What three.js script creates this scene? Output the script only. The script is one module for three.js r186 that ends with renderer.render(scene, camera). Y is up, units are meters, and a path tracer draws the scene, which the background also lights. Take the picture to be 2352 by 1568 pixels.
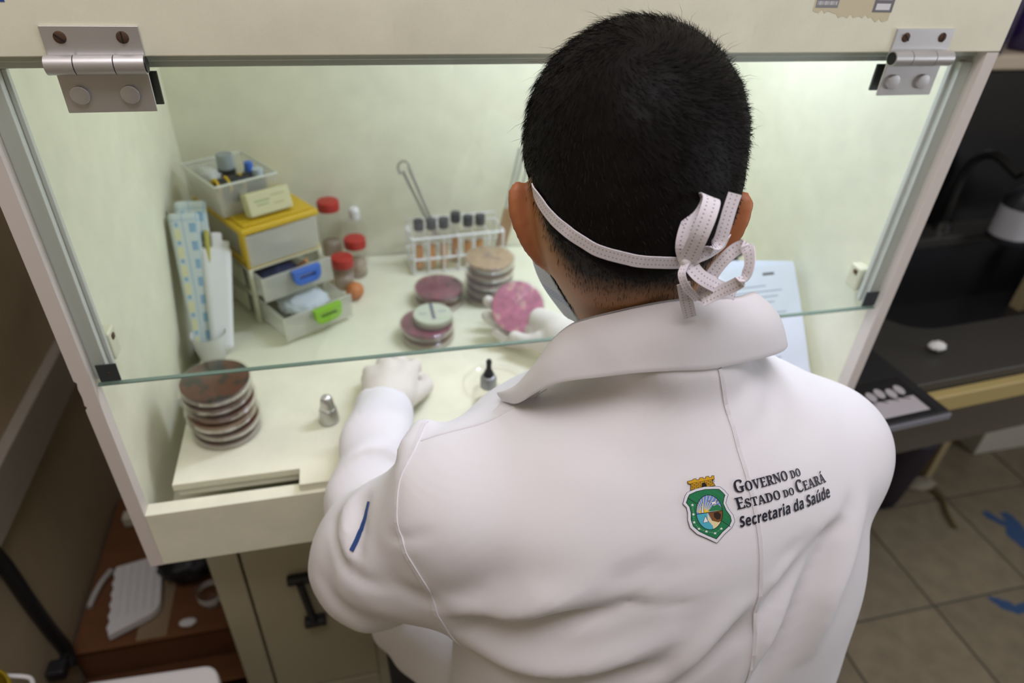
import * as THREE from 'three';
import { RoundedBoxGeometry } from 'three/addons/geometries/RoundedBoxGeometry.js';
import { mergeGeometries, mergeVertices } from 'three/addons/utils/BufferGeometryUtils.js';
import { ImprovedNoise } from 'three/addons/math/ImprovedNoise.js';
import { RectAreaLightUniformsLib } from 'three/addons/lights/RectAreaLightUniformsLib.js';

// ------------------------------------------------------------------ camera, light, exposure
const scene = new THREE.Scene();
scene.background = new THREE.Color(0x000000);
const camera = new THREE.PerspectiveCamera(53.76, 2352 / 1568, 0.02, 30);
camera.position.set(0.2849, 1.4705, 0.6101);
camera.rotation.order = 'YXZ';
camera.rotation.set(-0.6092, -0.2646, 0.0546);
camera.focus = 0.52;
camera.userData.fStop = 4;
const renderer = new THREE.WebGLRenderer({ antialias: true });
renderer.toneMapping = THREE.LinearToneMapping;
renderer.toneMappingExposure = 1.0;
renderer.shadowMap.enabled = true;
RectAreaLightUniformsLib.init();

// fluorescent ceiling fittings of the room
const roomWhite = new THREE.Color().setRGB(1.0, 0.945, 1.03);
const ROOM_LAMPS = [{ x: 0.40, y: 2.6, z: 0.64, w: 1.2, d: 0.7, power: 5.7, color: roomWhite }];
// frosted window in the right wall: cool daylight from behind and to the right
const WINDOW = { x: 3.38, y: 1.55, z: 1.4, w: 1.3, h: 1.0, power: 4.8, color: new THREE.Color().setRGB(0.94, 0.97, 1.05) };
// fluorescent tube inside the hood
const HOOD_LAMP = { x: 0.74, y: 1.56, z: -0.30, w: 0.36, d: 0.06, power: 46, color: new THREE.Color().setRGB(0.91, 0.97, 1.30) };
function areaLight(L) {
  const l = new THREE.RectAreaLight(L.color, L.power, L.w, L.d);
  l.position.set(L.x, L.y, L.z); l.lookAt(L.x, L.y - 1, L.z); l.castShadow = true; scene.add(l);
}
ROOM_LAMPS.forEach(areaLight); areaLight(HOOD_LAMP);
{ const l = new THREE.RectAreaLight(WINDOW.color, WINDOW.power, WINDOW.w, WINDOW.h); l.position.set(WINDOW.x - 0.012, WINDOW.y, WINDOW.z); l.lookAt(0, WINDOW.y, WINDOW.z); l.castShadow = true; scene.add(l); }

// ------------------------------------------------------------------ helpers
let seed = 7;
const rnd = () => { seed = (seed * 1664525 + 1013904223) >>> 0; return seed / 4294967296; };
const perlin = new ImprovedNoise();
const V = (x, y, z) => new THREE.Vector3(x, y, z);
const clamp = (v, a = 0, b = 1) => Math.min(b, Math.max(a, v));
const lerp = (a, b, t) => a + (b - a) * t;
const smooth = (a, b, x) => { const t = clamp((x - a) / (b - a)); return t * t * (3 - 2 * t); };
const rgb = (r, g, b) => new THREE.Color().setRGB(r, g, b);
function mat(color, roughness = 0.6, extra = {}) { return new THREE.MeshStandardMaterial({ color, roughness, ...extra }); }
function phys(color, roughness, extra = {}) { return new THREE.MeshPhysicalMaterial({ color, roughness, ...extra }); }
const used = {};
function numbered(n) { const k = used[n] = (used[n] ?? -1) + 1; return k ? `${n}_${String(k).padStart(3, '0')}` : n; }
function setup(o) { o.traverse?.((c) => { if (c.isMesh) { c.castShadow = true; c.receiveShadow = true; } }); return o; }
function thing(name, label, category, pos = [0, 0, 0], turn = 0, group) {
  const o = new THREE.Group(); o.name = numbered(name); o.position.set(...pos); o.rotation.y = turn;
  o.userData = { label, category }; if (group) o.userData.group = group; scene.add(o); return o;
}
function part(name, geo, m, parent, label) {
  const o = new THREE.Mesh(Array.isArray(geo) ? (geo.length > 1 ? merge(geo) : geo[0]) : geo, m); o.name = name; o.castShadow = o.receiveShadow = true;
  if (label) o.userData.label = label; parent.add(o); return o;
}
function single(name, geo, m, label, category, group) {
  const o = part(numbered(name), geo, m, scene); o.userData = { label, category }; if (group) o.userData.group = group; return o;
}
function struct(name, geo, m) { const o = part(name, geo, m, scene); o.userData.kind = 'structure'; return o; }
function merge(list) {
  return mergeGeometries(list.map((g) => {
    const h = g.index ? g.toNonIndexed() : g.clone();
    for (const k of Object.keys(h.attributes)) if (!['position', 'normal', 'uv'].includes(k)) h.deleteAttribute(k);
    return h;
  }));
}
function bx(x0, x1, y0, y1, z0, z1, r = 0.001) {
  const w = x1 - x0, h = y1 - y0, d = z1 - z0;
  const g = r > 0 ? new RoundedBoxGeometry(w, h, d, 2, Math.min(r, w / 2.01, h / 2.01, d / 2.01)) : new THREE.BoxGeometry(w, h, d);
  g.translate((x0 + x1) / 2, (y0 + y1) / 2, (z0 + z1) / 2);
  const p = g.attributes.position, n = g.attributes.normal, uv = g.attributes.uv;   // uv in metres
  for (let i = 0; i < p.count; i++) {
    const ax = Math.abs(n.getX(i)), ay = Math.abs(n.getY(i)), az = Math.abs(n.getZ(i));
    if (ay >= ax && ay >= az) uv.setXY(i, p.getX(i), p.getZ(i)); else if (az >= ax) uv.setXY(i, p.getX(i), p.getY(i)); else uv.setXY(i, p.getZ(i), p.getY(i));
  }
  return g;
}
function cyl(r0, r1, h, seg = 32, open = false) { const g = new THREE.CylinderGeometry(r1, r0, h, seg, 1, open); g.translate(0, h / 2, 0); return g; }   // base at 0
function lathe(pts, seg = 40) { return new THREE.LatheGeometry(pts.map(([r, y]) => new THREE.Vector2(Math.max(r, 1e-5), y)), seg); }
function tube(pts, r, seg = 40, rad = 8, closed = false) { return new THREE.TubeGeometry(new THREE.CatmullRomCurve3(pts.map((p) => p.isVector3 ? p : V(...p)), closed), seg, r, rad, closed); }
function rod(a, b, r0, r1 = r0, seg = 12) {
  const A = V(...a), B = V(...b), d = B.clone().sub(A), g = new THREE.CylinderGeometry(r1, r0, d.length(), seg);
  g.translate(0, d.length() / 2, 0); g.applyQuaternion(new THREE.Quaternion().setFromUnitVectors(V(0, 1, 0), d.normalize())); return g.translate(A.x, A.y, A.z);
}
function canvasTex(w, h, draw, srgb = true) {
  const c = document.createElement('canvas'); c.width = w; c.height = h; draw(c.getContext('2d'), w, h);
  const t = new THREE.CanvasTexture(c); t.wrapS = t.wrapT = THREE.RepeatWrapping; if (srgb) t.colorSpace = THREE.SRGBColorSpace; return t;
}
function noiseTex(n, fn, srgb = true) {   // fn(u,v) -> [r,g,b] 0..255
  const data = new Uint8Array(n * n * 4);
  for (let y = 0; y < n; y++) for (let x = 0; x < n; x++) { const c = fn(x / n, y / n), i = (y * n + x) * 4; data[i] = c[0]; data[i + 1] = c[1]; data[i + 2] = c[2]; data[i + 3] = 255; }
  const t = new THREE.DataTexture(data, n, n); t.wrapS = t.wrapT = THREE.RepeatWrapping; t.magFilter = THREE.LinearFilter; t.minFilter = THREE.LinearMipmapLinearFilter; t.generateMipmaps = true;
  if (srgb) t.colorSpace = THREE.SRGBColorSpace; t.needsUpdate = true; return t;
}
function fbm(x, y, z, o = 4) { let s = 0, a = 0.5; for (let i = 0; i < o; i++) { s += a * perlin.noise(x, y, z); x *= 2.03; y *= 2.03; z *= 2.03; a *= 0.5; } return s; }
const rep = (t, s) => { const c = t.clone(); c.repeat.set(s, s); c.needsUpdate = true; return c; };

// ------------------------------------------------------------------ textures and materials
const paintTex = noiseTex(256, (u, v) => { const n = 1 + 0.05 * fbm(u * 8, v * 8, 3) + (rnd() - 0.5) * 0.012; return [236 * n, 235 * n, 209 * n]; });
const paintBump = noiseTex(256, (u, v) => { const g = 128 + 60 * fbm(u * 40, v * 40, 1, 3); return [g, g, g]; }, false);
const M = {
  paint: mat(0xffffff, 0.5, { map: rep(paintTex, 3), bumpMap: rep(paintBump, 6), bumpScale: 0.00003 }),
  shelf: mat(0xffffff, 0.38, { map: rep(paintTex, 2.3) }),
  edge: mat(rgb(0.70, 0.64, 0.58), 0.6),
  alu: mat(rgb(0.62, 0.61, 0.60), 0.42, { metalness: 0.75, bumpMap: rep(paintBump, 30), bumpScale: 0.00003 }),
  aluStrip: mat(rgb(0.62, 0.63, 0.58), 0.45, { metalness: 0.1 }),
  black: mat(rgb(0.012, 0.012, 0.013), 0.5),
  rust: mat(rgb(0.10, 0.055, 0.03), 0.75, { metalness: 0.4, bumpMap: rep(paintBump, 60), bumpScale: 0.0002 }),
  rustSlot: mat(rgb(0.015, 0.01, 0.008), 0.9),
  glass: phys(rgb(0.965, 0.985, 0.972), 0.02, { transmission: 1, thickness: 0, ior: 1.5 }),
  glassEdge: phys(rgb(0.20, 0.30, 0.25), 0.15, { transmission: 0.25, thickness: 0 }),
  clear: phys(rgb(0.975, 0.97, 0.965), 0.06, { transmission: 1, thickness: 0, ior: 1.3 }),
  frosted: phys(rgb(0.93, 0.93, 0.87), 0.35, { transmission: 0.72, thickness: 0 }),
  cream: mat(rgb(0.72, 0.70, 0.52), 0.5),
  yellow: mat(rgb(0.66, 0.43, 0.01), 0.42),
  white: mat(rgb(0.80, 0.80, 0.78), 0.55),
  whiteGloss: mat(rgb(0.82, 0.82, 0.80), 0.3),
  red: mat(rgb(0.48, 0.025, 0.02), 0.4),
  blue: mat(rgb(0.05, 0.16, 0.62), 0.4),
  green: mat(rgb(0.26, 0.55, 0.02), 0.4),
  navy: mat(rgb(0.01, 0.015, 0.08), 0.5),
  orange: mat(rgb(0.62, 0.20, 0.04), 0.55),
  amber: phys(rgb(0.80, 0.33, 0.01), 0.15),
  steel: mat(rgb(0.55, 0.55, 0.54), 0.3, { metalness: 0.9 }),
  wood: mat(rgb(0.36, 0.21, 0.09), 0.7),
};

// ------------------------------------------------------------------ room
const tileTex = noiseTex(256, (u, v) => { const n = 1 + 0.16 * fbm(u * 6, v * 6, 9) + 0.08 * fbm(u * 40, v * 40, 2, 2); return [140 * n, 130 * n, 108 * n]; });
const RX0 = -0.30, RX1 = 3.4, RZ0 = -0.78, RZ1 = 3.0, RH = 2.7;
const mWallL = mat(0xffffff, 0.8, { map: noiseTex(128, (u, v) => { const n = 1 + 0.12 * fbm(u * 6, v * 6, 4); return [176 * n, 160 * n, 130 * n]; }) });
const mWall = mat(rgb(0.70, 0.68, 0.63), 0.85), mCeil = mat(rgb(0.72, 0.71, 0.68), 0.9), mGrout = mat(rgb(0.10, 0.092, 0.07), 0.9);
const floor = struct('floor', bx(RX0 - 0.1, RX1 + 0.1, -0.1, -0.003, RZ0 - 0.1, RZ1 + 0.1, 0), mGrout);
{
  const T = 0.303, gap = 0.006, tg = new RoundedBoxGeometry(T - gap, 0.006, T - gap, 1, 0.0012);
  const variants = [0, 1, 2, 3, 4].map((k) => { const t = rep(tileTex, 1); t.offset.set(k * 0.37, k * 0.61); const n = 0.92 + 0.035 * k; return mat(rgb(n, n * 0.99, n * 0.97), 0.45, { map: t }); });
  let k = 0;
  for (let i = -2; i < 12; i++) for (let j = -3; j < 10; j++) {
    const x = 1.62 + (i - 6) * T + T / 2, z = -0.113 + (j - 0) * T + T / 2;
    if (x < RX0 + 0.1 || x > RX1 || z < RZ0 + 0.05 || z > RZ1) continue;
    const t = part('tile', tg, variants[(k * 7 + i * 3 + j * 5 + 40) % 5], floor); t.position.set(x, -0.003, z); k++;
  }
}
struct('wall_left', bx(RX0 - 0.1, RX0, 0, RH, RZ0 - 0.1, RZ1 + 0.1, 0), mWallL);
struct('wall_right', bx(RX1, RX1 + 0.1, 0, RH, RZ0 - 0.1, RZ1 + 0.1, 0), mWall);
{ // window in the right wall
  const win = struct('window_1', bx(WINDOW.x - 0.004, WINDOW.x + 0.006, WINDOW.y - WINDOW.h / 2, WINDOW.y + WINDOW.h / 2, WINDOW.z - WINDOW.w / 2, WINDOW.z + WINDOW.w / 2, 0), mat(0xffffff, 0.4, { emissive: WINDOW.color, emissiveIntensity: 1.5 }));
  for (const [y0, y1, z0, z1] of [[-0.55, -0.5, -0.7, 0.7], [0.5, 0.55, -0.7, 0.7], [-0.55, 0.55, -0.7, -0.65], [-0.55, 0.55, 0.65, 0.7]]) part('window_frame', bx(WINDOW.x - 0.012, WINDOW.x + 0.02, WINDOW.y + y0, WINDOW.y + y1, WINDOW.z + z0, WINDOW.z + z1, 0.002), M.white, win);
}
struct('wall_back', bx(RX0, RX1, 0, RH, RZ0 - 0.1, RZ0, 0), mWall);
struct('wall_front', bx(RX0, RX1, 0, RH, RZ1, RZ1 + 0.1, 0), mat(rgb(0.28, 0.26, 0.23), 0.85));
struct('ceiling', bx(RX0 - 0.1, RX1 + 0.1, RH, RH + 0.1, RZ0 - 0.1, RZ1 + 0.1, 0), mCeil);
struct('trim_1', bx(RX0, RX0 + 0.022, 0.595, 0.685, RZ0, RZ1, 0.004), mat(rgb(0.36, 0.32, 0.26), 0.6));
for (const L of ROOM_LAMPS) {
  const g = thing('ceiling_lamp', 'long fluorescent ceiling fitting above the hood', 'lamp', [L.x, L.y, L.z]);
  part('housing', bx(-L.w / 2 - 0.03, L.w / 2 + 0.03, 0.015, 0.1, -L.d / 2 - 0.03, L.d / 2 + 0.03, 0.01), M.white, g);
  part('light_tube', bx(-L.w / 2, L.w / 2, 0.006, 0.014, -L.d / 2, L.d / 2, 0), mat(0xffffff, 0.5, { emissive: L.color, emissiveIntensity: 1.2 }), g);
}

// ------------------------------------------------------------------ laminar flow hood
const W = 0.96, HB = 0.74, HT = 1.62, PB = 1.3385, GB = 1.022, SY = 0.842, T = 0.015, BZ = -0.592;
const hood = thing('laminar_hood', 'cream painted laboratory hood with hinged glass front', 'hood');
part('side_panel', bx(0, T, HB, HT, BZ - 0.018, -0.018, 0.0005), M.paint, hood);
part('side_panel', bx(W - T, W, HB, HT, BZ - 0.018, -0.018, 0.0005), M.paint, hood);
{ // front edges of the side boards; the one by the wall is chipped
  const s = new THREE.Shape(); s.moveTo(0, HB); s.lineTo(T, HB); s.lineTo(T, PB - 0.0006); s.lineTo(0, PB - 0.0006);
  for (const [y, d] of [[1.034, 0], [1.031, 0.0022], [1.024, 0.001], [1.012, 0.0016], [1.002, 0.0008], [0.999, 0.0028], [0.996, 0]]) s.lineTo(d, y);
  s.lineTo(0, HB);
  const g = new THREE.ExtrudeGeometry(s, { depth: 0.0178, bevelEnabled: false }); g.translate(0, 0, -0.0178);
  part('edge_strip', g, M.edge, hood); part('edge_strip', bx(W - T, W, HB, PB - 0.0006, -0.0178, 0, 0.0006), M.edge, hood);
}
part('back_panel', bx(T, W - T, HB, HT, BZ - 0.018, BZ, 0), M.paint, hood);
part('bottom_panel', bx(T, W - T, HB, HB + 0.015, BZ, -0.019, 0), M.paint, hood);
part('top_panel', bx(0, W, HT, HT + 0.018, BZ - 0.018, 0.001, 0.001), M.paint, hood);
part('upper_panel', bx(0, W, PB, HT, -0.0178, 0.0006, 0.0012), M.paint, hood);
part('front_rail', bx(T, W - T, HB, 0.830, -0.019, 0, 0.0008), M.paint, hood);
{ // one board with a cut-out at the front corner
  const sh = new THREE.Shape([[0.043, 0.034], [0.192, 0.034], [0.192, 0.006], [W - T - 0.002, 0.006], [W - T - 0.002, -BZ - 0.004], [0.043, -BZ - 0.004]].map(([x, y]) => new THREE.Vector2(x, y)));
  const g = new THREE.ExtrudeGeometry(sh, { depth: 0.0095, bevelEnabled: true, bevelSize: 0.0008, bevelThickness: 0.0008, bevelSegments: 2 }); g.rotateX(-Math.PI / 2); g.translate(0, SY - 0.0103, 0); part('shelf', g, M.shelf, hood);
}
for (const x of [0.06, 0.8]) part('shelf_bearer', bx(x, x + 0.015, HB + 0.016, SY - 0.0125, -0.55, -0.12, 0), M.paint, hood);
part('shelf_lip', bx(0.046, 0.1915, SY - 0.0215, SY - 0.0105, -0.046, -0.0345, 0.001), M.shelf, hood);
part('stop_strip', [bx(T, T + 0.014, GB + 0.003, PB - 0.013, -0.030, -0.012, 0.001), bx(T + 0.014, T + 0.018, GB + 0.003, PB - 0.013, -0.026, -0.020, 0.001)], M.aluStrip, hood);
part('stop_strip', [bx(W - T - 0.014, W - T, GB + 0.003, PB - 0.013, -0.030, -0.012, 0.001), bx(W - T - 0.018, W - T - 0.014, GB + 0.003, PB - 0.013, -0.026, -0.020, 0.001)], M.aluStrip, hood);
part('stop_strip', [bx(T, W - T, PB - 0.0125, PB + 0.012, -0.026, -0.0185, 0.001), bx(T, W - T, PB - 0.0065, PB + 0.010, -0.0184, -0.0125, 0.001)], M.aluStrip, hood);
{
  const door = part('glass_door', bx(T + 0.002, W - T - 0.002, GB, PB - 0.003, -0.011, -0.006, 0), M.glass, hood);
  part('pane_edge', bx(T + 0.002, W - T - 0.002, GB - 0.0016, GB - 0.0001, -0.0112, -0.0058, 0), M.glassEdge, door);
}
function hinge(x) {   // x = left end of the leaf; barrel axis on the lower edge of the upper panel
  const h = new THREE.Group(); h.name = 'hinge'; hood.add(h);
  const w = 0.068, yb = 1.3345, zb = 0.0085, rb = 0.0072;
  part('leaf', bx(x, x + w, yb + 0.001, yb + 0.0265, 0.0008, 0.003, 0.0006), M.alu, h);
  part('leaf', bx(x + 0.002, x + w - 0.001, yb - 0.0375, yb - 0.002, 0.0002, 0.0028, 0.0006), M.alu, h);
  const seg = [[-0.0, 0.0195], [0.0203, 0.0472], [0.048, 0.069]];
  for (const [a, b] of seg) { const g = new THREE.CylinderGeometry(rb, rb, b - a, 28); g.rotateZ(Math.PI / 2); g.translate(x - 0.0005 + (a + b) / 2, yb, zb); part('knuckle', g, M.alu, h); }
  { const g = new THREE.CylinderGeometry(rb * 0.82, rb * 0.82, 0.0705, 24); g.rotateZ(Math.PI / 2); g.translate(x + 0.0342, yb, zb); part('pin', g, M.black, h); }
  for (const sx of [0.0125, 0.0555]) {
    const g = lathe([[0, 0.0016], [0.0030, 0.0014], [0.0043, 0.0005], [0.0045, 0]], 24); g.rotateX(Math.PI / 2); g.translate(x + sx, yb + 0.0185, 0.003);
    const s = part('screw', g, M.rust, h);
    const sl = bx(-0.0042, 0.0042, -0.0005, 0.0005, 0, 0.0004, 0); sl.rotateZ(sx < 0.03 ? 2.4 : 1.6); sl.translate(x + sx, yb + 0.0185, 0.00435); part('slot', sl, M.rustSlot, s);
  }
  for (const sx of [0.0145, 0.0505]) { const g = lathe([[0, 0.0032], [0.0064, 0.0032], [0.0071, 0.0026], [0.0071, 0]], 28); g.rotateX(Math.PI / 2); g.translate(x + sx, yb - 0.0235, 0.0028); part('cap', g, M.alu, h); }
  part('gasket', bx(x + 0.004, x + w + 0.002, yb - 0.036, yb - 0.010, -0.0145, -0.0116, 0.0003), M.black, h);
}
hinge(0.073); hinge(0.823);
for (const s of [0, 1]) {   // magnetic catches at the lower corners of the glass
  const c = new THREE.Group(); c.name = 'magnetic_catch'; hood.add(c);
  const X = (a) => s ? W - a : a, b = (a0, a1, ...r) => s ? bx(W - a1, W - a0, ...r) : bx(a0, a1, ...r);
  part('catch_body', b(T, T + 0.017, 1.031, 1.064, -0.056, -0.034, 0.003), M.cream, c);
  part('plate', b(T + 0.007, T + 0.026, 1.027, 1.048, -0.0050, -0.0035, 0.0003), mat(rgb(0.055, 0.065, 0.07), 0.5, { metalness: 0.5 }), c);
  part('screw', b(T + 0.0165, T + 0.0185, 1.0365, 1.0385, -0.0040, -0.0028, 0.0008), M.rust, c);
  part('screw', b(T + 0.0155, T + 0.0185, 1.053, 1.059, -0.047, -0.040, 0.001), M.rust, c);
}
{
  const g = new THREE.CylinderGeometry(0.013, 0.013, HOOD_LAMP.w, 20); g.rotateZ(Math.PI / 2); g.translate(HOOD_LAMP.x, HOOD_LAMP.y + 0.016, HOOD_LAMP.z);
  part('lamp_tube', g, mat(0xffffff, 0.5, { emissive: HOOD_LAMP.color, emissiveIntensity: 1.5 }), hood);
  part('lamp_holder', bx(HOOD_LAMP.x - 0.27, HOOD_LAMP.x + 0.27, HT - 0.025, HT - 0.001, -0.34, -0.26, 0.004), M.white, hood);
}
{ // torn paper label with printed bar blocks, and a blue tape end, on the upper panel
  const s = new THREE.Shape(); s.moveTo(0.7235, 1.41); s.lineTo(0.809, 1.41); let x = 0.8105; s.lineTo(0.81, 1.377);
  for (let i = 0; i <= 26; i++) { x = 0.8095 - i * 0.0033; s.lineTo(x, 1.3735 - 0.004 * Math.abs(Math.sin(i * 1.9 + 0.4)) - (i < 6 ? 0.0035 : 0) + (i > 18 ? 0.004 : 0)); }
  const g = new THREE.ExtrudeGeometry(s, { depth: 0.0002, bevelEnabled: false }); g.translate(0, 0, 0.0006);
  const o = single('torn_label', g, mat(rgb(0.66, 0.60, 0.40), 0.8), 'torn yellowed paper label with two grey print blocks on the upper panel', 'label');
  const bars = canvasTex(128, 128, (c, w, h) => { c.fillStyle = '#8b8b8c'; c.fillRect(0, 0, w, h); c.fillStyle = '#d9d9d9'; for (let r = 0; r < 5; r++) for (let i = 0; i < 14; i++) { c.fillRect(8 + i * 8, 8 + r * 24, 3 + (i * 7 + r * 3) % 4, 14); } });
  const bars2 = canvasTex(64, 128, (c, w, h) => { c.fillStyle = '#77777a'; c.fillRect(0, 0, w, h); c.fillStyle = '#e4e4e4'; for (let r = 0; r < 4; r++) c.fillRect(9, 8 + r * 31, 46, 20); });
  part('print_block', new THREE.PlaneGeometry(0.024, 0.03).translate(0.7375, 1.3935, 0.00095), mat(0xffffff, 0.7, { map: bars }), o);
  part('print_block', new THREE.PlaneGeometry(0.022, 0.036).translate(0.7995, 1.393, 0.00095), mat(0xffffff, 0.7, { map: bars2 }), o);
  single('blue_tape', bx(0.0, 0.0565, 1.3765, 1.40, 0.0006, 0.0009, 0), mat(rgb(0.03, 0.08, 0.35), 0.5), 'blue tape end stuck on the upper panel above the left hinge', 'tape');
}

// ------------------------------------------------------------------ things on the hood shelf
const agarTex = (base, blot, k, thr) => noiseTex(128, (u, v) => { const n = fbm(u * 4 + k, v * 4, k, 4), b = smooth(thr, thr + 0.16, n), g = 1 + 0.25 * fbm(u * 9, v * 9, k + 5, 3); return [0, 1, 2].map((i) => clamp(lerp(base[i], blot[i], b) * g, 0, 255)); });
const AG = {
  blood: mat(0xffffff, 0.35, { map: agarTex([84, 38, 18], [22, 18, 16], 3.1, 0.02) }),
  bloodPlain: mat(rgb(0.13, 0.035, 0.02), 0.35),
  tan: mat(0xffffff, 0.4, { map: agarTex([172, 142, 104], [140, 110, 92], 5.7, 0.12) }),
  tanSide: mat(rgb(0.36, 0.22, 0.13), 0.45),
  mauve: mat(rgb(0.25, 0.11, 0.11), 0.45),
  purple: mat(0xffffff, 0.35, { map: agarTex([134, 62, 84], [96, 40, 40], 8.2, 0.1) }),
  pink: mat(0xffffff, 0.3, { map: agarTex([214, 130, 162], [232, 184, 180], 2.4, 0.06) }),
};
const petriGeo = (() => {
  const R = 0.0445, r = 0.0425, h = 0.0145;
  const base = lathe([[0, 0], [r, 0], [r, 0.0118], [r - 0.0012, 0.0118], [r - 0.0012, 0.0012], [0, 0.0012]], 48);
  const lid = lathe([[0, h], [R - 0.0008, h], [R, h - 0.0008], [R, 0.0045], [R - 0.001, 0.0045], [R - 0.001, h - 0.0014], [0, h - 0.0014]], 48);
  const agar = lathe([[0, 0.0015], [r - 0.0014, 0.0015], [r - 0.0014, 0.0085], [r - 0.004, 0.0078], [0, 0.0078]], 40);
  { const p = agar.attributes.position, uv = agar.attributes.uv; for (let i = 0; i < p.count; i++) uv.setXY(i, p.getX(i) / 0.09 + 0.5, p.getZ(i) / 0.09 + 0.5); }
  const agarUp = agar.clone(); { const p = agarUp.attributes.position; for (let i = 0; i < p.count; i++) p.setY(i, 0.0142 - p.getY(i)); const ix = agarUp.index.array; for (let i = 0; i < ix.length; i += 3) { const t = ix[i]; ix[i] = ix[i + 1]; ix[i + 1] = t; } agarUp.computeVertexNormals(); }
  return { base, lid, agar, agarUp, h };
})();
function petri(pos, agarMat, label, group, up = false) {
  const g = thing('petri_dish', label, 'petri dish', pos, rnd() * 6, group);
  part('dish', petriGeo.base, M.clear, g); part('lid', petriGeo.lid, M.clear, g); part('agar', up ? petriGeo.agarUp : petriGeo.agar, agarMat, g); return g;
}
const ord = ['bottom', 'second', 'third', 'fourth', 'fifth', 'top'];
for (let i = 0; i < 6; i++) petri([0.0985 + (i % 2 ? 0.0012 : -0.001) - i * 0.0004, SY + 0.0003 + i * 0.0147, -0.125 + (i % 3) * 0.0012], i === 5 ? AG.blood : i === 2 ? AG.tanSide : AG.bloodPlain, i === 5 ? 'topmost brown petri dish with dark smears, in the stack by the hood wall' : `${i === 2 ? 'paler tan-brown' : 'dark red-brown'} petri dish, ${ord[i]}${i ? ' from the bottom' : ''} of the stack by the hood wall`, 'brown petri dishes stacked by the wall', i === 5);
for (let i = 0; i < 5; i++) petri([0.512 + (i % 2) * 0.0012, SY + 0.0003 + i * 0.0165, -0.405], i === 4 ? AG.tan : i === 3 ? AG.tanSide : AG.mauve, i === 4 ? 'topmost tan petri dish on the tall stack beside the test tube rack' : `${i === 3 ? 'tan-brown' : 'mauve-brown'} petri dish, ${ord[i]}${i ? ' from the bottom' : ''} of the tall stack beside the test tube rack`, 'petri dishes in the tall stack', i === 4);
petri([0.421, SY + 0.0003, -0.402], AG.tanSide, 'tan petri dish under the dark purple one behind the small round lid', 'purple dish pile');
petri([0.4225, SY + 0.0160, -0.405], AG.purple, 'dark purple petri dish on a tan dish behind the small round lid', 'purple dish pile', true);
petri([0.388, SY + 0.0003, -0.296], AG.tanSide, 'tan petri dish at the bottom of the pile with the small round lid', 'lid dish pile');
petri([0.387, SY + 0.0158, -0.297], AG.purple, 'wine red petri dish with a small pale round lid lying on it', 'lid dish pile', true);
{
  const t = canvasTex(128, 128, (c) => { c.fillStyle = '#c3c8b4'; c.fillRect(0, 0, 128, 128); c.fillStyle = '#6f6f78'; c.fillRect(58, 4, 12, 96); c.fillStyle = '#9aa3a8'; c.fillRect(20, 60, 24, 8); c.fillRect(84, 52, 26, 8); c.fillStyle = '#a9c092'; c.fillRect(78, 96, 26, 6); });
  const g = lathe([[0, 0.013], [0.030, 0.013], [0.0312, 0.012], [0.0316, 0], [0, 0]], 40), p = g.attributes.position, uv = g.attributes.uv; for (let i = 0; i < p.count; i++) uv.setXY(i, p.getX(i) / 0.064 + 0.5, 0.5 - p.getZ(i) / 0.064);
  const o = single('round_lid', g, phys(0xffffff, 0.3, { map: t }), 'small pale round lid with a grey stripe on the wine red dish', 'lid'); o.position.set(0.397, SY + 0.0307, -0.298);
}
{ // small aluminium bottle
  const b = thing('aluminium_bottle', 'small grey aluminium bottle with a rounded cap on the shelf', 'bottle', [0.229, SY + 0.0002, -0.118]);
  part('body', lathe([[0, 0], [0.0125, 0], [0.0138, 0.001], [0.0138, 0.004], [0.0112, 0.0215], [0.0095, 0.0235], [0, 0.0235]]), M.steel, b);
  part('cap', lathe([[0.0102, 0.0232], [0.0105, 0.0245], [0.0095, 0.027], [0.0085, 0.036], [0.007, 0.0405], [0.004, 0.043], [0, 0.0438]]), mat(rgb(0.66, 0.66, 0.65), 0.28, { metalness: 0.85 }), b);
}
{ // clear dropper bottle
  const b = thing('dropper_bottle', 'clear glass dropper bottle with a black bulb beside the shoulder', 'bottle', [0.445, SY + 0.0002, -0.092]);
  part('bottle', lathe([[0, 0], [0.022, 0], [0.0238, 0.002], [0.0238, 0.034], [0.021, 0.043], [0.0105, 0.050], [0.0098, 0.055], [0.0088, 0.055], [0.0095, 0.049], [0.0195, 0.042], [0.0222, 0.034], [0.0222, 0.0025], [0, 0.0022]]), M.clear, b);
  part('reagent', lathe([[0, 0.0026], [0.0215, 0.0026], [0.0215, 0.015], [0, 0.015]]), phys(rgb(0.90, 0.92, 0.86), 0.05, { transmission: 1, thickness: 0, ior: 1.33 }), b);
  part('collar', lathe([[0.0098, 0.050], [0.0112, 0.0505], [0.0112, 0.064], [0.0095, 0.068], [0.0065, 0.069], [0, 0.069]]), mat(rgb(0.33, 0.34, 0.34), 0.35, { metalness: 0.6 }), b);
  part('bulb', lathe([[0.0068, 0.067], [0.0072, 0.071], [0.0055, 0.076], [0.0036, 0.080], [0.0034, 0.088], [0.0042, 0.091], [0.0028, 0.0945], [0, 0.095]]), M.black, b);
}
{ const g = lathe([[0, 0.0014], [0.046, 0.0014], [0.046, 0.008], [0.0472, 0.008], [0.0472, 0], [0, 0]], 48); const o = single('empty_petri_dish', g, M.clear, 'empty clear petri dish on the shelf behind the dropper bottle', 'petri dish'); o.position.set(0.468, SY + 0.0003, -0.150); }
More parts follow.
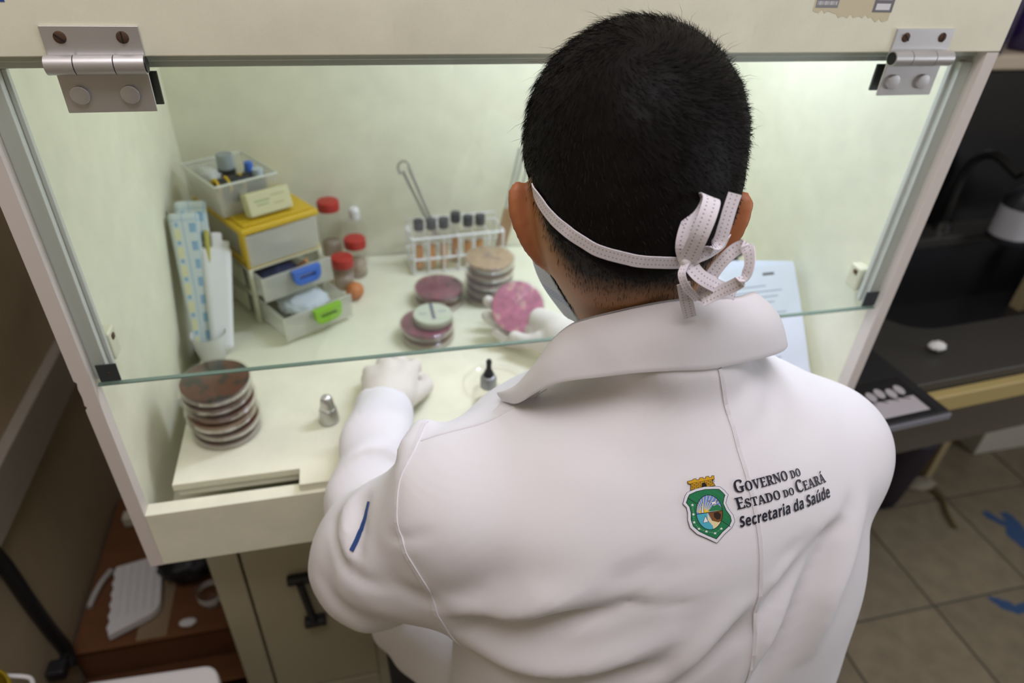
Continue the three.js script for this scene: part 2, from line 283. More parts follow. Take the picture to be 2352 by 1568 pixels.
{ // wire rack with tubes
  const r = thing('test_tube_rack', 'white wire test tube rack at the back of the hood', 'rack', [0.388, SY + 0.0002, -0.502], 0.075);
  const w = 0.175, d = 0.058, t = 0.0016;
  for (const h of [0.002, 0.030, 0.072]) part('wire_tier', [rod([0, h, 0], [w, h, 0], t * (h === 0.002 ? 1 : 1.5)), rod([0, h, -d], [w, h, -d], t), rod([0, h, 0], [0, h, -d], t), rod([w, h, 0], [w, h, -d], t), ...Array.from({ length: 7 }, (_, i) => rod([0.002 + i * 0.0285, h, 0], [0.002 + i * 0.0285, h, -d], t * 0.7))], M.white, r);
  for (let i = 0; i < 7; i++) { part('upright', rod([0.002 + i * 0.0285, 0, 0.0018], [0.002 + i * 0.0285, 0.073, 0.0018], t * 1.3), M.white, r); part('upright', rod([0.002 + i * 0.0285, 0, -d - 0.0018], [0.002 + i * 0.0285, 0.085, -d - 0.0018], t), M.white, r); }
  part('wire_tier', rod([0, 0.085, -d - 0.0018], [w, 0.085, -d - 0.0018], t), M.white, r);
  part('base_plate', bx(-0.006, w - 0.02, 0.0001, 0.0025, -d, -0.002, 0.0005), mat(rgb(0.62, 0.58, 0.34), 0.5), r);
}
const tubeGeo = { glass: lathe([[0, 0], [0.004, 0.0008], [0.0075, 0.004], [0.008, 0.008], [0.008, 0.086], [0.0072, 0.086], [0.0072, 0.008], [0, 0.002]], 24), liquid: lathe([[0, 0.0024], [0.0045, 0.0036], [0.0069, 0.008], [0.0069, 0.050], [0, 0.050]], 24), cap: lathe([[0.0074, 0.083], [0.0092, 0.083], [0.0096, 0.085], [0.0096, 0.1], [0.0088, 0.1015], [0, 0.1015]], 24) };
[0.4025, 0.4255, 0.4485, 0.474, 0.4945, 0.5175].forEach((x, i) => {
  const g = thing('test_tube', `amber test tube with black cap, ${['first', 'second', 'third', 'fourth', 'fifth', 'sixth'][i]} from the left in the wire rack`, 'test tube', [x, SY + 0.003, -0.5155 - i * 0.0015 - (i === 3 ? 0.02 : 0)], 0, 'test tubes in the wire rack');
  part('glass', tubeGeo.glass, M.clear, g); part('liquid', tubeGeo.liquid, M.amber, g); part('cap', tubeGeo.cap, mat(rgb(0.02, 0.025, 0.03), 0.5), g);
});
{ // forceps leaning in the rack
  const f = thing('forceps', 'steel forceps leaning out of the test tube rack', 'forceps');
  part('blade', rod([0.383, 1.022, -0.560], [0.4335, 0.905, -0.5355], 0.0032, 0.0022), M.steel, f); part('blade', rod([0.394, 1.030, -0.552], [0.4395, 0.905, -0.5315], 0.0034, 0.0022), M.steel, f);
  part('bow', tube([[0.378, 1.016, -0.562], [0.375, 1.030, -0.563], [0.382, 1.040, -0.56], [0.392, 1.040, -0.553], [0.394, 1.030, -0.552]], 0.0022), M.steel, f);
  [[0.598, 1.055, -0.565, 0.546, 0.848, -0.52], [0.609, 1.05, -0.572, 0.557, 0.848, -0.532], [0.622, 1.03, -0.575, 0.566, 0.848, -0.545]].forEach(([a, b, c, d, e, g], i) => {
    const s = thing('inoculation_loop', ['long steel inoculation rod nearest the forceps, standing in the rack', 'middle steel inoculation rod standing in the rack end', 'steel inoculation rod closest to the head, standing in the rack end'][i], 'lab tool', [0, 0, 0], 0, 'inoculation rods in the rack');
    const P = (t) => [lerp(d, a, t), lerp(e, b, t), lerp(g, c, t)];
    part('rod', rod(P(0), P(1), 0.0026), M.steel, s); part('handle', rod(P(0.1), P(0.48), 0.0042), M.wood, s);
  });
}
{ // drawer organizer, turned about 31 degrees
  const g = thing('drawer_organizer', 'plastic drawer tower with yellow top unit and two open drawers', 'organizer', [0.122, SY + 0.0002, -0.378], 0.54);
  // local: x to the right along the front, -z to the back
  const w = 0.128, d = 0.165, h1 = 0.100, h2 = 0.168, t = 0.003;
  part('frame', [bx(0, w, h1 - 0.004, h1, -d, 0), bx(0, w, 0, 0.004, -d, 0), bx(0, w, 0.050, 0.053, -d, 0), ...[[0, 0], [w - 0.006, 0], [0, -d + 0.008], [w - 0.006, -d + 0.008]].map(([x, z]) => bx(x, x + 0.006, 0.003, h1 - 0.003, z - 0.008, z)), bx(0.0005, 0.0025, 0.01, 0.045, -d + 0.01, -0.03), bx(0.0005, 0.0025, 0.058, 0.092, -d + 0.01, -0.03), bx(0, w, 0.003, h1 - 0.003, -d, -d + 0.003)], M.cream, g);
  part('upper_frame', [bx(-0.002, w + 0.002, h2 - 0.010, h2, -d - 0.002, 0.003, 0.003), bx(0.006, w - 0.006, h2, h2 + 0.003, -d + 0.006, -0.006, 0.002), ...[[0, 0], [0, -d + 0.016], [w - 0.007, -d + 0.016]].map(([x, z]) => bx(x, x + 0.007, h1, h2 - 0.008, z - 0.016, z, 0.002)), bx(0, 0.004, h1, h1 + 0.012, -d, 0), bx(0, w, h1, h1 + 0.003, -d, 0)], M.yellow, g);
  function drawer(y0, y1, out, handleMat, mm) {
    const dr = new THREE.Group(); dr.name = 'drawer'; g.add(dr);
    const x0 = 0.007, x1 = w - 0.007, z0 = out - 0.15, z1 = out;
    part('tray', [bx(x0, x1, y0, y0 + 0.002, z0, z1, 0.0005), bx(x0, x0 + 0.002, y0, y1 - 0.004, z0, z1, 0.0005), bx(x1 - 0.002, x1, y0, y1 - 0.004, z0, z1, 0.0005), bx(x0, x1, y0, y1 - 0.004, z0, z0 + 0.002, 0.0005), bx(x0 - 0.004, x1 + 0.004, y0 - 0.001, y1, z1 - 0.002, z1 + 0.001, 0.001)], mm, dr);
    if (handleMat) { const s = new THREE.Shape(), hh = new THREE.Path(), cx = w / 2 + 0.012, cy = (y0 + y1) / 2 + 0.006;
      s.absellipse(cx, cy, 0.024, 0.0125, 0, 7); hh.absellipse(cx, cy + 0.001, 0.015, 0.005, 0, 7);
      const sh = new THREE.Shape(); sh.moveTo(cx - 0.023, cy + 0.012); sh.lineTo(cx + 0.023, cy + 0.012); sh.lineTo(cx + 0.0225, cy - 0.003); sh.quadraticCurveTo(cx + 0.019, cy - 0.012, cx + 0.012, cy - 0.012); sh.lineTo(cx - 0.012, cy - 0.012); sh.quadraticCurveTo(cx - 0.019, cy - 0.012, cx - 0.0225, cy - 0.003); sh.closePath();
      const ho = new THREE.Path(); ho.moveTo(cx - 0.016, cy + 0.0045); ho.lineTo(cx - 0.014, cy - 0.0045); ho.lineTo(cx + 0.014, cy - 0.0045); ho.lineTo(cx + 0.016, cy + 0.0045); ho.closePath(); sh.holes.push(ho);
      const e = new THREE.ExtrudeGeometry(sh, { depth: 0.008, bevelEnabled: true, bevelSize: 0.0012, bevelThickness: 0.001, bevelSegments: 2 }); e.translate(0, 0, out + 0.002); part('handle', e, handleMat, dr); }
    return dr;
  }
  drawer(0.008, 0.049, 0.085, M.green, M.frosted); drawer(0.055, 0.096, 0.032, M.blue, M.frosted);
  const top = drawer(h1 + 0.004, h2 - 0.012, 0.001, null, M.frosted);
  // contents
  const c = (name, label, cat, geo, m) => { const o = single(name, geo, m, label, cat); o.position.copy(g.position); o.rotation.y = 0.54; return o; };
  c('cotton_wad', 'white cotton wad behind the clear front of the yellow unit', 'cotton', blob([0.075, 0.127, -0.045], [0.034, 0.020, 0.036], 3), M.white);
  c('glove_bundle', 'bunched pale blue-white wrappers in the open green-handled drawer', 'wrapper', blob([0.07, 0.030, 0.025], [0.045, 0.018, 0.045], 9), mat(rgb(0.62, 0.68, 0.72), 0.5));
  c('dark_pouch', 'dark blue pouch in the open blue-handled drawer', 'pouch', blob([0.05, 0.077, -0.03], [0.04, 0.014, 0.05], 12), mat(rgb(0.01, 0.02, 0.07), 0.6));
  c('brown_strip', 'brown strip lying across the blue-handled drawer', 'strip', rod([0.03, 0.092, -0.06], [0.105, 0.092, -0.01], 0.003), M.wood);
  c('orange_stick', 'orange stick poking up from the blue-handled drawer', 'stick', rod([0.09, 0.066, -0.02], [0.085, 0.1, 0.026], 0.0025), M.orange);
  // translucent bin on the top
  const bin = thing('storage_bin', 'translucent open bin standing on the yellow drawer unit', 'bin', [0.093, SY + h2 + 0.0035, -0.406], 0.54);
  const bw = 0.100, bd = 0.120, bh = 0.054;
  const wall = (x0, z0, x1, z1) => { const gg = new THREE.BufferGeometry(), fl = 0.93, cx = bw / 2, cz = -bd / 2; const pt = (x, z, y) => { const k = y === 0 ? fl * 0.9 : 1; return [cx + (x - cx) * k, y, cz + (z - cz) * k]; }; const P = [pt(x0, z0, 0), pt(x1, z1, 0), pt(x1, z1, bh), pt(x0, z0, bh)]; gg.setAttribute('position', new THREE.Float32BufferAttribute([...P[0], ...P[1], ...P[2], ...P[0], ...P[2], ...P[3]], 3)); gg.setAttribute('uv', new THREE.Float32BufferAttribute(new Array(12).fill(0), 2)); gg.computeVertexNormals(); return gg; };
  part('wall', wall(0, 0, bw, 0), M.frosted, bin); part('wall', wall(0, -bd, 0, 0), M.frosted, bin); part('wall', wall(bw, 0, bw, -bd), M.frosted, bin); part('wall', wall(bw, -bd, 0, -bd), M.frosted, bin);
  part('bin_floor', bx(0.008, bw - 0.008, 0, 0.0015, -bd + 0.01, -0.01, 0), M.frosted, bin);
  part('rim', [rod([0, bh, 0], [bw, bh, 0], 0.0018), rod([0, bh, 0], [0, bh, -bd], 0.0018), rod([bw, bh, 0], [bw, bh, -bd], 0.0018), rod([0, bh, -bd], [bw, bh, -bd], 0.0018)], mat(rgb(0.66, 0.68, 0.58), 0.4), bin);
  const inBin = (name, label, cat) => { const o = thing(name, label, cat, bin.position.toArray(), 0.54); return o; };
  const jar = inBin('capped_vial', 'grey capped dark vial standing in the translucent bin', 'vial');
  part('body', cyl(0.0135, 0.0135, 0.05).translate(0.052, 0.002, -0.072), M.black, jar); part('cap', cyl(0.0135, 0.0125, 0.022).translate(0.052, 0.052, -0.072), mat(rgb(0.30, 0.34, 0.34), 0.5), jar);
  const v2 = inBin('blue_vial', 'small vial with a bright blue cap in the translucent bin', 'vial'); part('body', cyl(0.009, 0.009, 0.042).translate(0.083, 0.002, -0.06), mat(rgb(0.04, 0.05, 0.09), 0.4), v2); part('cap', cyl(0.0075, 0.0065, 0.014).translate(0.083, 0.044, -0.06), M.blue, v2);
  const v3 = inBin('dark_roll', 'dark roll with yellow rings lying in the translucent bin', 'roll'); part('core', rod([0.014, 0.042, -0.028], [0.064, 0.044, -0.024], 0.0125), M.black, v3); for (const x of [0.013, 0.03, 0.052]) part('ring', tube([[x, 0.055, -0.027], [x, 0.043, -0.013], [x, 0.031, -0.027], [x, 0.043, -0.041]], 0.0024, 24, 6, true), M.yellow, v3);
  const v4 = inBin('plastic_wrap', 'crumpled clear wrap at the back of the translucent bin', 'wrapper'); part('wrap', blob([0.022, 0.045, -0.075], [0.018, 0.016, 0.03], 5), mat(rgb(0.55, 0.56, 0.52), 0.4), v4);
  const v5 = inBin('pale_vial', 'pale capped vial near the front of the translucent bin', 'vial'); part('body', cyl(0.010, 0.010, 0.044).translate(0.083, 0.002, -0.03), mat(rgb(0.05, 0.06, 0.07), 0.4), v5); part('cap', cyl(0.0085, 0.008, 0.01).translate(0.083, 0.046, -0.03), mat(rgb(0.5, 0.58, 0.62), 0.4), v5);
  // cream carton leaning against the bin
  const ct = canvasTex(256, 128, (x) => { x.fillStyle = '#cfcba0'; x.fillRect(0, 0, 256, 128); x.fillStyle = '#a5ae80'; x.fillRect(40, 44, 90, 12); x.fillRect(50, 66, 70, 10); x.fillStyle = '#b3a97c'; x.fillRect(140, 30, 80, 8); x.fillRect(150, 76, 60, 8); });
  const cb = bx(-0.036, 0.036, 0, 0.036, -0.010, 0.010, 0.003), uv = cb.attributes.uv, pp = cb.attributes.position; for (let i = 0; i < pp.count; i++) uv.setXY(i, (pp.getX(i) + 0.036) / 0.072, pp.getY(i) / 0.036);
  const carton = single('small_carton', cb, mat(0xffffff, 0.7, { map: ct }), 'small cream carton leaning on the translucent bin', 'box'); carton.position.set(0.163, SY + h2 + 0.0052, -0.428); carton.rotation.set(-0.30, 0.54, 0, 'YXZ');
}
function blob(c, s, k) {   // crumpled lump
  const g = mergeVertices(new THREE.IcosahedronGeometry(1, 5)), p = g.attributes.position;
  for (let i = 0; i < p.count; i++) { const v = V(p.getX(i), p.getY(i), p.getZ(i)).normalize(), n = 1 + 0.35 * Math.abs(fbm(v.x * 3 + k, v.y * 3, v.z * 3, 3)) * 2 - 0.2; p.setXYZ(i, c[0] + v.x * n * s[0], c[1] + v.y * n * s[1], c[2] + v.z * n * s[2]); }
  g.computeVertexNormals(); return g;
}
{ // wrapped pipette packs standing against the hood wall
  const prt = canvasTex(128, 512, (c) => { c.fillStyle = '#c7d1cc'; c.fillRect(0, 0, 128, 512); for (let i = 0; i < 7; i++) { c.fillStyle = '#d8d6a8'; c.fillRect(14, 60 + i * 66, 26, 40); c.fillStyle = '#86abc2'; c.fillRect(78, 40 + i * 66, 30, 34); c.beginPath(); c.arc(28, 44 + i * 66, 8, 0, 7); c.fill(); } c.fillStyle = '#9dbac8'; c.fillRect(52, 0, 5, 512); c.fillRect(112, 0, 6, 512); c.fillRect(0, 26, 128, 4); });
  const pr = mat(0xffffff, 0.4, { map: prt }), holder = thing('pipette_holder', 'white plastic cup with navy band holding the wrapped packs', 'cup', [0.060, SY + 0.0002, -0.300]);
  const lab = canvasTex(512, 128, (c) => { c.fillStyle = '#dcdcd8'; c.fillRect(0, 0, 512, 128); c.fillStyle = '#1a2050'; c.fillRect(150, 84, 90, 44); c.strokeStyle = '#22222a'; c.lineWidth = 6; c.beginPath(); for (let i = 0; i < 9; i++) c.lineTo(270 + i * 9, 96 - i * 6 + (i % 2) * 16); c.stroke(); c.lineWidth = 1.5; for (let i = 0; i < 6; i++) { c.beginPath(); c.moveTo(290, 112 - i * 3); c.lineTo(370, 90 - i * 3); c.stroke(); } });
  part('cup', lathe([[0, 0], [0.020, 0], [0.0255, 0.042], [0.0245, 0.042], [0.019, 0.0015], [0, 0.0015]], 32), mat(0xffffff, 0.5, { map: lab }), holder);
  // each pack: an uneven bundle of flat sachets
  const sachet = (base, top, wdt, thick, m, o, name = 'sachet') => { const A = V(...base), B = V(...top), d = B.clone().sub(A), L = d.length(), g = new RoundedBoxGeometry(wdt, L, thick, 2, thick * 0.45); const p = g.attributes.position, uv = g.attributes.uv; for (let i = 0; i < p.count; i++) { const y = p.getY(i) / L + 0.5; uv.setXY(i, p.getX(i) / wdt + 0.5, y); p.setX(i, p.getX(i) * (0.72 + 0.35 * y)); p.setZ(i, p.getZ(i) + 0.002 * Math.sin(y * 9)); } g.computeVertexNormals(); g.rotateY(0.25); g.translate(0, L / 2, 0); g.applyQuaternion(new THREE.Quaternion().setFromUnitVectors(V(0, 1, 0), d.normalize())); g.translate(A.x, A.y, A.z); return part(name, g, m, o); };
  const b1 = thing('pipette_pack', 'tall blue printed paper pack of pipettes against the hood wall', 'pack');
  sachet([0.050, 0.852, -0.300], [0.041, 1.030, -0.408], 0.040, 0.013, pr, b1); sachet([0.058, 0.852, -0.306], [0.050, 1.040, -0.428], 0.042, 0.012, pr, b1); sachet([0.070, 0.852, -0.299], [0.070, 1.006, -0.396], 0.007, 0.010, mat(rgb(0.46, 0.42, 0.08), 0.5), b1, 'yellow_strip');
  const b2 = thing('white_pack', 'plain white paper pack beside the blue printed pack', 'pack');
  sachet([0.076, 0.852, -0.296], [0.079, 0.980, -0.390], 0.042, 0.018, M.white, b2); sachet([0.070, 0.852, -0.305], [0.065, 1.004, -0.412], 0.014, 0.006, M.white, b2); sachet([0.077, 0.852, -0.306], [0.081, 0.997, -0.405], 0.016, 0.008, M.white, b2); sachet([0.082, 0.855, -0.305], [0.092, 0.985, -0.400], 0.013, 0.006, M.white, b2);
}
{ // red capped bottles and the bottle with the white cap
  const rb = (x, z, h, label, tilt = 0) => { const b = thing('red_cap_bottle', label, 'bottle', [x, SY + 0.0003, z], 0, 'red capped bottles'); b.rotation.z = tilt;
    part('body', lathe([[0, 0], [0.017, 0], [0.019, 0.002], [0.019, h - 0.03], [0.0165, h - 0.019], [0.0155, h - 0.016], [0, h - 0.016]], 32), M.clear, b); part('reagent', lathe([[0, 0.001], [0.0178, 0.002], [0.0178, h * 0.4], [0, h * 0.4]], 32), phys(rgb(0.74, 0.62, 0.52), 0.2, { transmission: 0.6, thickness: 0 }), b); part('cap', lathe([[0.017, h - 0.018], [0.0195, h - 0.017], [0.0195, h - 0.002], [0.018, h], [0, h]], 32), M.red, b); return b; };
  rb(0.247, -0.552, 0.135, 'tall bottle with red cap peeking over the yellow drawer unit'); rb(0.287, -0.520, 0.075, 'short red capped bottle beside the white capped squeeze bottle'); rb(0.262, -0.480, 0.060, 'lowest red capped bottle nearest the drawer tower');
  const wb = thing('squeeze_bottle', 'clear squeeze bottle with white cap behind the red capped bottles', 'bottle', [0.291, SY + 0.0003, -0.568]);
  part('body', lathe([[0, 0], [0.019, 0], [0.020, 0.002], [0.020, 0.078], [0.014, 0.088], [0.009, 0.092], [0, 0.092]], 32), M.clear, wb); part('cap', lathe([[0.0095, 0.091], [0.010, 0.105], [0.0085, 0.112], [0, 0.113]], 24), M.whiteGloss, wb);
  const og = single('orange_stopper', lathe([[0, 0], [0.016, 0], [0.013, 0.02], [0, 0.021]], 24), M.orange, 'orange rubber stopper lying beside the drawer tower', 'stopper'); og.position.set(0.279, SY + 0.010, -0.445); og.rotation.set(1.2, 0.6, 0);
}
{ // papers leaning at the right wall of the hood
  const ptx = canvasTex(256, 360, (c) => { c.fillStyle = '#dfe6ee'; c.fillRect(0, 0, 256, 360); c.fillStyle = '#8c95a5'; for (let i = 0; i < 16; i++) { const y = 60 + i * 17; c.fillRect(24, y, 130 + (i * 53) % 70, 3); } c.fillStyle = '#555'; c.fillRect(150, 22, 40, 8); });
  const plain = mat(rgb(0.74, 0.79, 0.87), 0.7);
  [[0, 'front'], [1, 'middle'], [2, 'rear']].forEach(([i, w]) => {
    const g = new THREE.PlaneGeometry(0.13, 0.175, 8, 12), p = g.attributes.position;
    for (let k = 0; k < p.count; k++) { const x = p.getX(k), y = p.getY(k); p.setZ(k, 0.006 * Math.sin(y * 14 + i) - 0.02 * Math.max(0, x) * Math.max(0, x) * 40); }
    g.computeVertexNormals();
    const back = g.clone(), bi = back.index.array; for (let k = 0; k < bi.length; k += 3) { const t = bi[k]; bi[k] = bi[k + 1]; bi[k + 1] = t; } back.translate(0, 0, -0.0012); back.computeVertexNormals();
    const o = single('paper_sheet', merge([g, back]), i ? plain : mat(0xffffff, 0.7, { map: ptx }), `${w} sheet of the papers leaning by the hood's right wall`, 'paper', 'papers in the hood');
    o.position.set(0.864 + i * 0.003, 0.938 + i * 0.001, -0.105 - i * 0.009); o.rotation.set(-0.78, 0.05 - i * 0.04, -0.03 * i, 'YXZ');
  });
}
{ // pipette controller: white body with black knobs
  const g = thing('pipette_controller', 'white hand-held controller with black round knobs beside the papers', 'controller', [0.838, SY + 0.0002, -0.245]);
  part('body', bx(-0.020, 0.020, 0, 0.135, -0.016, 0.016, 0.008), mat(rgb(0.55, 0.56, 0.50), 0.5), g);
  part('label_plate', bx(-0.010, 0.010, 0.09, 0.12, 0.0155, 0.0165, 0), M.black, g, 'dark striped label');
  for (const [x, y, z, r] of [[-0.022, 0.150, 0.004, 0.013], [0.004, 0.170, -0.004, 0.012], [0.030, 0.152, 0.006, 0.016], [0.026, 0.125, 0.014, 0.015], [-0.02, 0.115, 0.012, 0.011]]) { const k = lathe([[0, 0], [r * 0.9, 0], [r, 0.002], [r, 0.013], [r * 0.85, 0.015], [0, 0.015]], 24); k.rotateX(0.9); k.translate(x, y, z); part('knob', k, mat(rgb(0.018, 0.022, 0.02), 0.5), g); }
  part('neck', bx(-0.010, 0.014, 0.13, 0.165, -0.010, 0.006, 0.004), M.cream, g);
}

// ------------------------------------------------------------------ under and beside the hood
{
  const m = mat(rgb(0.42, 0.38, 0.25), 0.5), g = thing('base_cabinet', 'olive metal base cabinet carrying the hood', 'cabinet');
  const z1 = -0.085;
  part('body', [bx(0.033, 0.075, 0, 0.7395, z1 - 0.018, z1, 0.002), bx(0.033, 0.05, 0, 0.7395, -0.58, z1 - 0.018, 0), bx(0.255, 0.272, 0, 0.7395, -0.58, z1, 0), bx(0.033, 0.272, 0.7, 0.7395, -0.58, z1 - 0.005, 0), bx(0.033, 0.272, 0, 0.03, -0.58, z1 - 0.002, 0), bx(0.05, 0.255, 0.03, 0.7, -0.58, -0.56, 0)], m, g);
  const door = part('door', bx(0.079, 0.254, 0.252, 0.698, z1 - 0.016, z1 + 0.001, 0.002), m, g);
  part('handle', [bx(0.136, 0.172, 0.560, 0.574, z1 + 0.002, z1 + 0.016, 0.003), rod([0.155, 0.565, z1 + 0.016], [0.164, 0.465, z1 + 0.016], 0.006), bx(0.148, 0.182, 0.448, 0.464, z1 + 0.002, z1 + 0.018, 0.003)], M.black, door);
  const d2 = part('drawer', bx(0.079, 0.254, 0.034, 0.246, z1 - 0.016, z1 + 0.001, 0.002), m, g);
  part('handle', [bx(0.128, 0.150, 0.205, 0.236, z1 + 0.001, z1 + 0.016, 0.005)], M.black, d2);
  const g2 = thing('support_leg', 'steel upright carrying the right end of the hood', 'support'); part('post', bx(0.90, 0.94, 0, 0.7395, -0.56, -0.52, 0.002), m, g2); part('foot', bx(0.89, 0.95, 0, 0.012, -0.57, -0.15, 0.002), m, g2); part('post', bx(0.90, 0.94, 0, 0.7395, -0.2, -0.16, 0.002), m, g2);
}
{ // cardboard boxes by the wall with foam tray, black bag and jar
  const card = mat(0xffffff, 0.85, { map: noiseTex(128, (u, v) => { const n = 1 + 0.12 * fbm(u * 3, v * 30, 2) + 0.1 * fbm(u * 12, v * 12, 8); return [110 * n, 70 * n, 38 * n]; }) });
  const b = thing('cardboard_box', 'brown cardboard box on the floor between wall and base cabinet', 'box');
  part('carton', bx(-0.295, -0.02, 0, 0.25, -0.62, -0.235, 0.004), card, b);
  for (const [x0, x1, y, z] of [[-0.293, -0.160, 0.2515, -0.425], [-0.158, -0.022, 0.252, -0.425]]) part('flap', bx(x0, x1, y, y + 0.003, z - 0.19, z + 0.195, 0.001), card, b);
  part('tape', bx(-0.185, -0.132, 0.2555, 0.256, -0.62, -0.2355, 0), mat(rgb(0.30, 0.22, 0.13), 0.3), b);
  const b2 = thing('open_carton', 'lower brown carton in front of the cardboard box', 'box'); part('carton', [bx(-0.295, 0.025, 0.0, 0.004, -0.230, -0.03, 0), bx(-0.295, 0.025, 0, 0.16, -0.034, -0.03, 0), bx(-0.295, -0.291, 0, 0.16, -0.23, -0.03, 0), bx(0.021, 0.025, 0, 0.16, -0.23, -0.03, 0), bx(-0.295, 0.025, 0, 0.17, -0.230, -0.226, 0)], card, b2); const fl = bx(-0.29, 0.02, 0, 0.003, -0.09, 0, 0); fl.rotateX(0.5); fl.rotateY(Math.PI); fl.translate(-0.27, 0.17, -0.226); part('flap', fl, card, b2);
  // ribbed foam tray
  const s = new THREE.Shape(); s.moveTo(-0.045, -0.095); s.lineTo(0.028, -0.070); s.quadraticCurveTo(0.05, -0.06, 0.052, -0.04); s.lineTo(0.05, 0.06); s.quadraticCurveTo(0.046, 0.085, 0.02, 0.09); s.lineTo(-0.045, 0.085); for (let i = 0; i <= 12; i++) s.lineTo(-0.045 - (i % 2 ? 0.005 : 0), 0.085 - i * 0.0147);
  const ft = thing('foam_tray', 'white ribbed foam tray lying on the cardboard box', 'tray', [-0.198, 0.262, -0.330], 0.12); ft.scale.setScalar(0.85);
  const fg = new THREE.ExtrudeGeometry(s, { depth: 0.016, bevelEnabled: true, bevelSize: 0.003, bevelThickness: 0.003, bevelSegments: 2 }); fg.rotateX(-Math.PI / 2); part('slab', fg, M.white, ft);
  for (let i = 0; i < 5; i++) part('rib', bx(-0.036 + i * 0.017, -0.028 + i * 0.017, 0.018, 0.0225, -0.078, 0.062, 0.003), M.white, ft);
  { const w = single('plastic_scrap', tube([[-0.262, 0.262, -0.405], [-0.272, 0.266, -0.375], [-0.281, 0.262, -0.345], [-0.284, 0.26, -0.325]], 0.006), mat(rgb(0.5, 0.48, 0.44), 0.4), 'curled clear plastic scrap beside the foam tray', 'wrapper'); }
  const bag = single('black_bag', blob([-0.104, 0.298, -0.372], [0.062, 0.034, 0.050], 21), M.black, 'crumpled black plastic bag on the cardboard box under the hood', 'bag');
  const cp = single('cream_block', bx(-0.262, -0.215, 0.2565, 0.285, -0.545, -0.52, 0.004), M.cream, 'small cream block at the back of the cardboard box', 'block');
  const jar = thing('glass_jar', 'small clear jar with white band beside the base cabinet', 'jar', [-0.056, 0.2575, -0.296], 0.1); jar.rotation.x = 0; part('jar_body', lathe([[0, 0], [0.022, 0], [0.024, 0.002], [0.024, 0.052], [0.0225, 0.052], [0.0225, 0.003], [0, 0.003]], 28), M.clear, jar); part('band', lathe([[0.0243, 0.016], [0.0246, 0.016], [0.0246, 0.032], [0.0243, 0.032]], 28), M.white, jar);
  const sc = single('paper_scrap', blob([-0.095, 0.262, -0.252], [0.018, 0.006, 0.010], 30), M.white, 'crumpled white paper scrap at the edge of the cardboard box', 'paper');
}
{ // black cable along the wall with its plug
  const c = thing('power_cable', 'thick black flat cable hanging along the left wall', 'cable');
  part('cord', tube([[-0.286, 0.70, -0.17], [-0.286, 0.567, -0.196], [-0.286, 0.461, -0.202], [-0.286, 0.36, -0.21], [-0.284, 0.29, -0.214], [-0.282, 0.268, -0.20]], 0.011), M.black, c); part('plug', bx(-0.292, -0.262, 0.305, 0.33, -0.178, -0.148, 0.006), M.black, c); part('lead', tube([[-0.284, 0.29, -0.212], [-0.28, 0.305, -0.195], [-0.279, 0.315, -0.175]], 0.006), M.black, c);
  const y = thing('yellow_bucket', 'yellow plastic bucket with white wire handle in the bottom left corner', 'bucket', [-0.250, 0.0, 0.030]); part('shell', lathe([[0, 0], [0.038, 0], [0.044, 0.56], [0.046, 0.562], [0.046, 0.572], [0.041, 0.572], [0.036, 0.01], [0, 0.01]], 32), mat(rgb(0.42, 0.30, 0.01), 0.5), y); part('wire_handle', tube([[0.044, 0.565, 0.01], [0.060, 0.550, -0.012], [0.052, 0.545, -0.035], [0.02, 0.552, -0.042]], 0.003), M.white, y);
}
{ // white moulded seat at the lower left
  const s = new THREE.Shape(), w = 0.21, d = 0.20, r = 0.055; s.moveTo(-w + r, -d); s.lineTo(w - r, -d); s.quadraticCurveTo(w, -d, w, -d + r); s.lineTo(w, d - r); s.quadraticCurveTo(w, d, w - r, d); s.lineTo(-w + r, d); s.quadraticCurveTo(-w, d, -w, d - r); s.lineTo(-w, -d + r); s.quadraticCurveTo(-w, -d, -w + r, -d);
  const seat = thing('plastic_stool', 'white moulded plastic stool seat in front of the cartons', 'stool', [-0.055, 0, 0.168], -0.05);
  const g = new THREE.ExtrudeGeometry(s, { depth: 0.014, bevelEnabled: true, bevelSize: 0.008, bevelThickness: 0.008, bevelSegments: 4, curveSegments: 12 }); g.rotateX(-Math.PI / 2); g.scale(0.5, 1, 1); g.translate(-0.035, 0.43, 0); part('seat', g, M.white, seat);
  for (const [x, z] of [[-0.11, -0.16], [0.045, -0.16], [-0.11, 0.16], [0.045, 0.16]]) part('leg', rod([x * 1.0, 0, z * 1.05], [x * 0.9, 0.432, z * 0.9], 0.014, 0.018), M.white, seat);
}

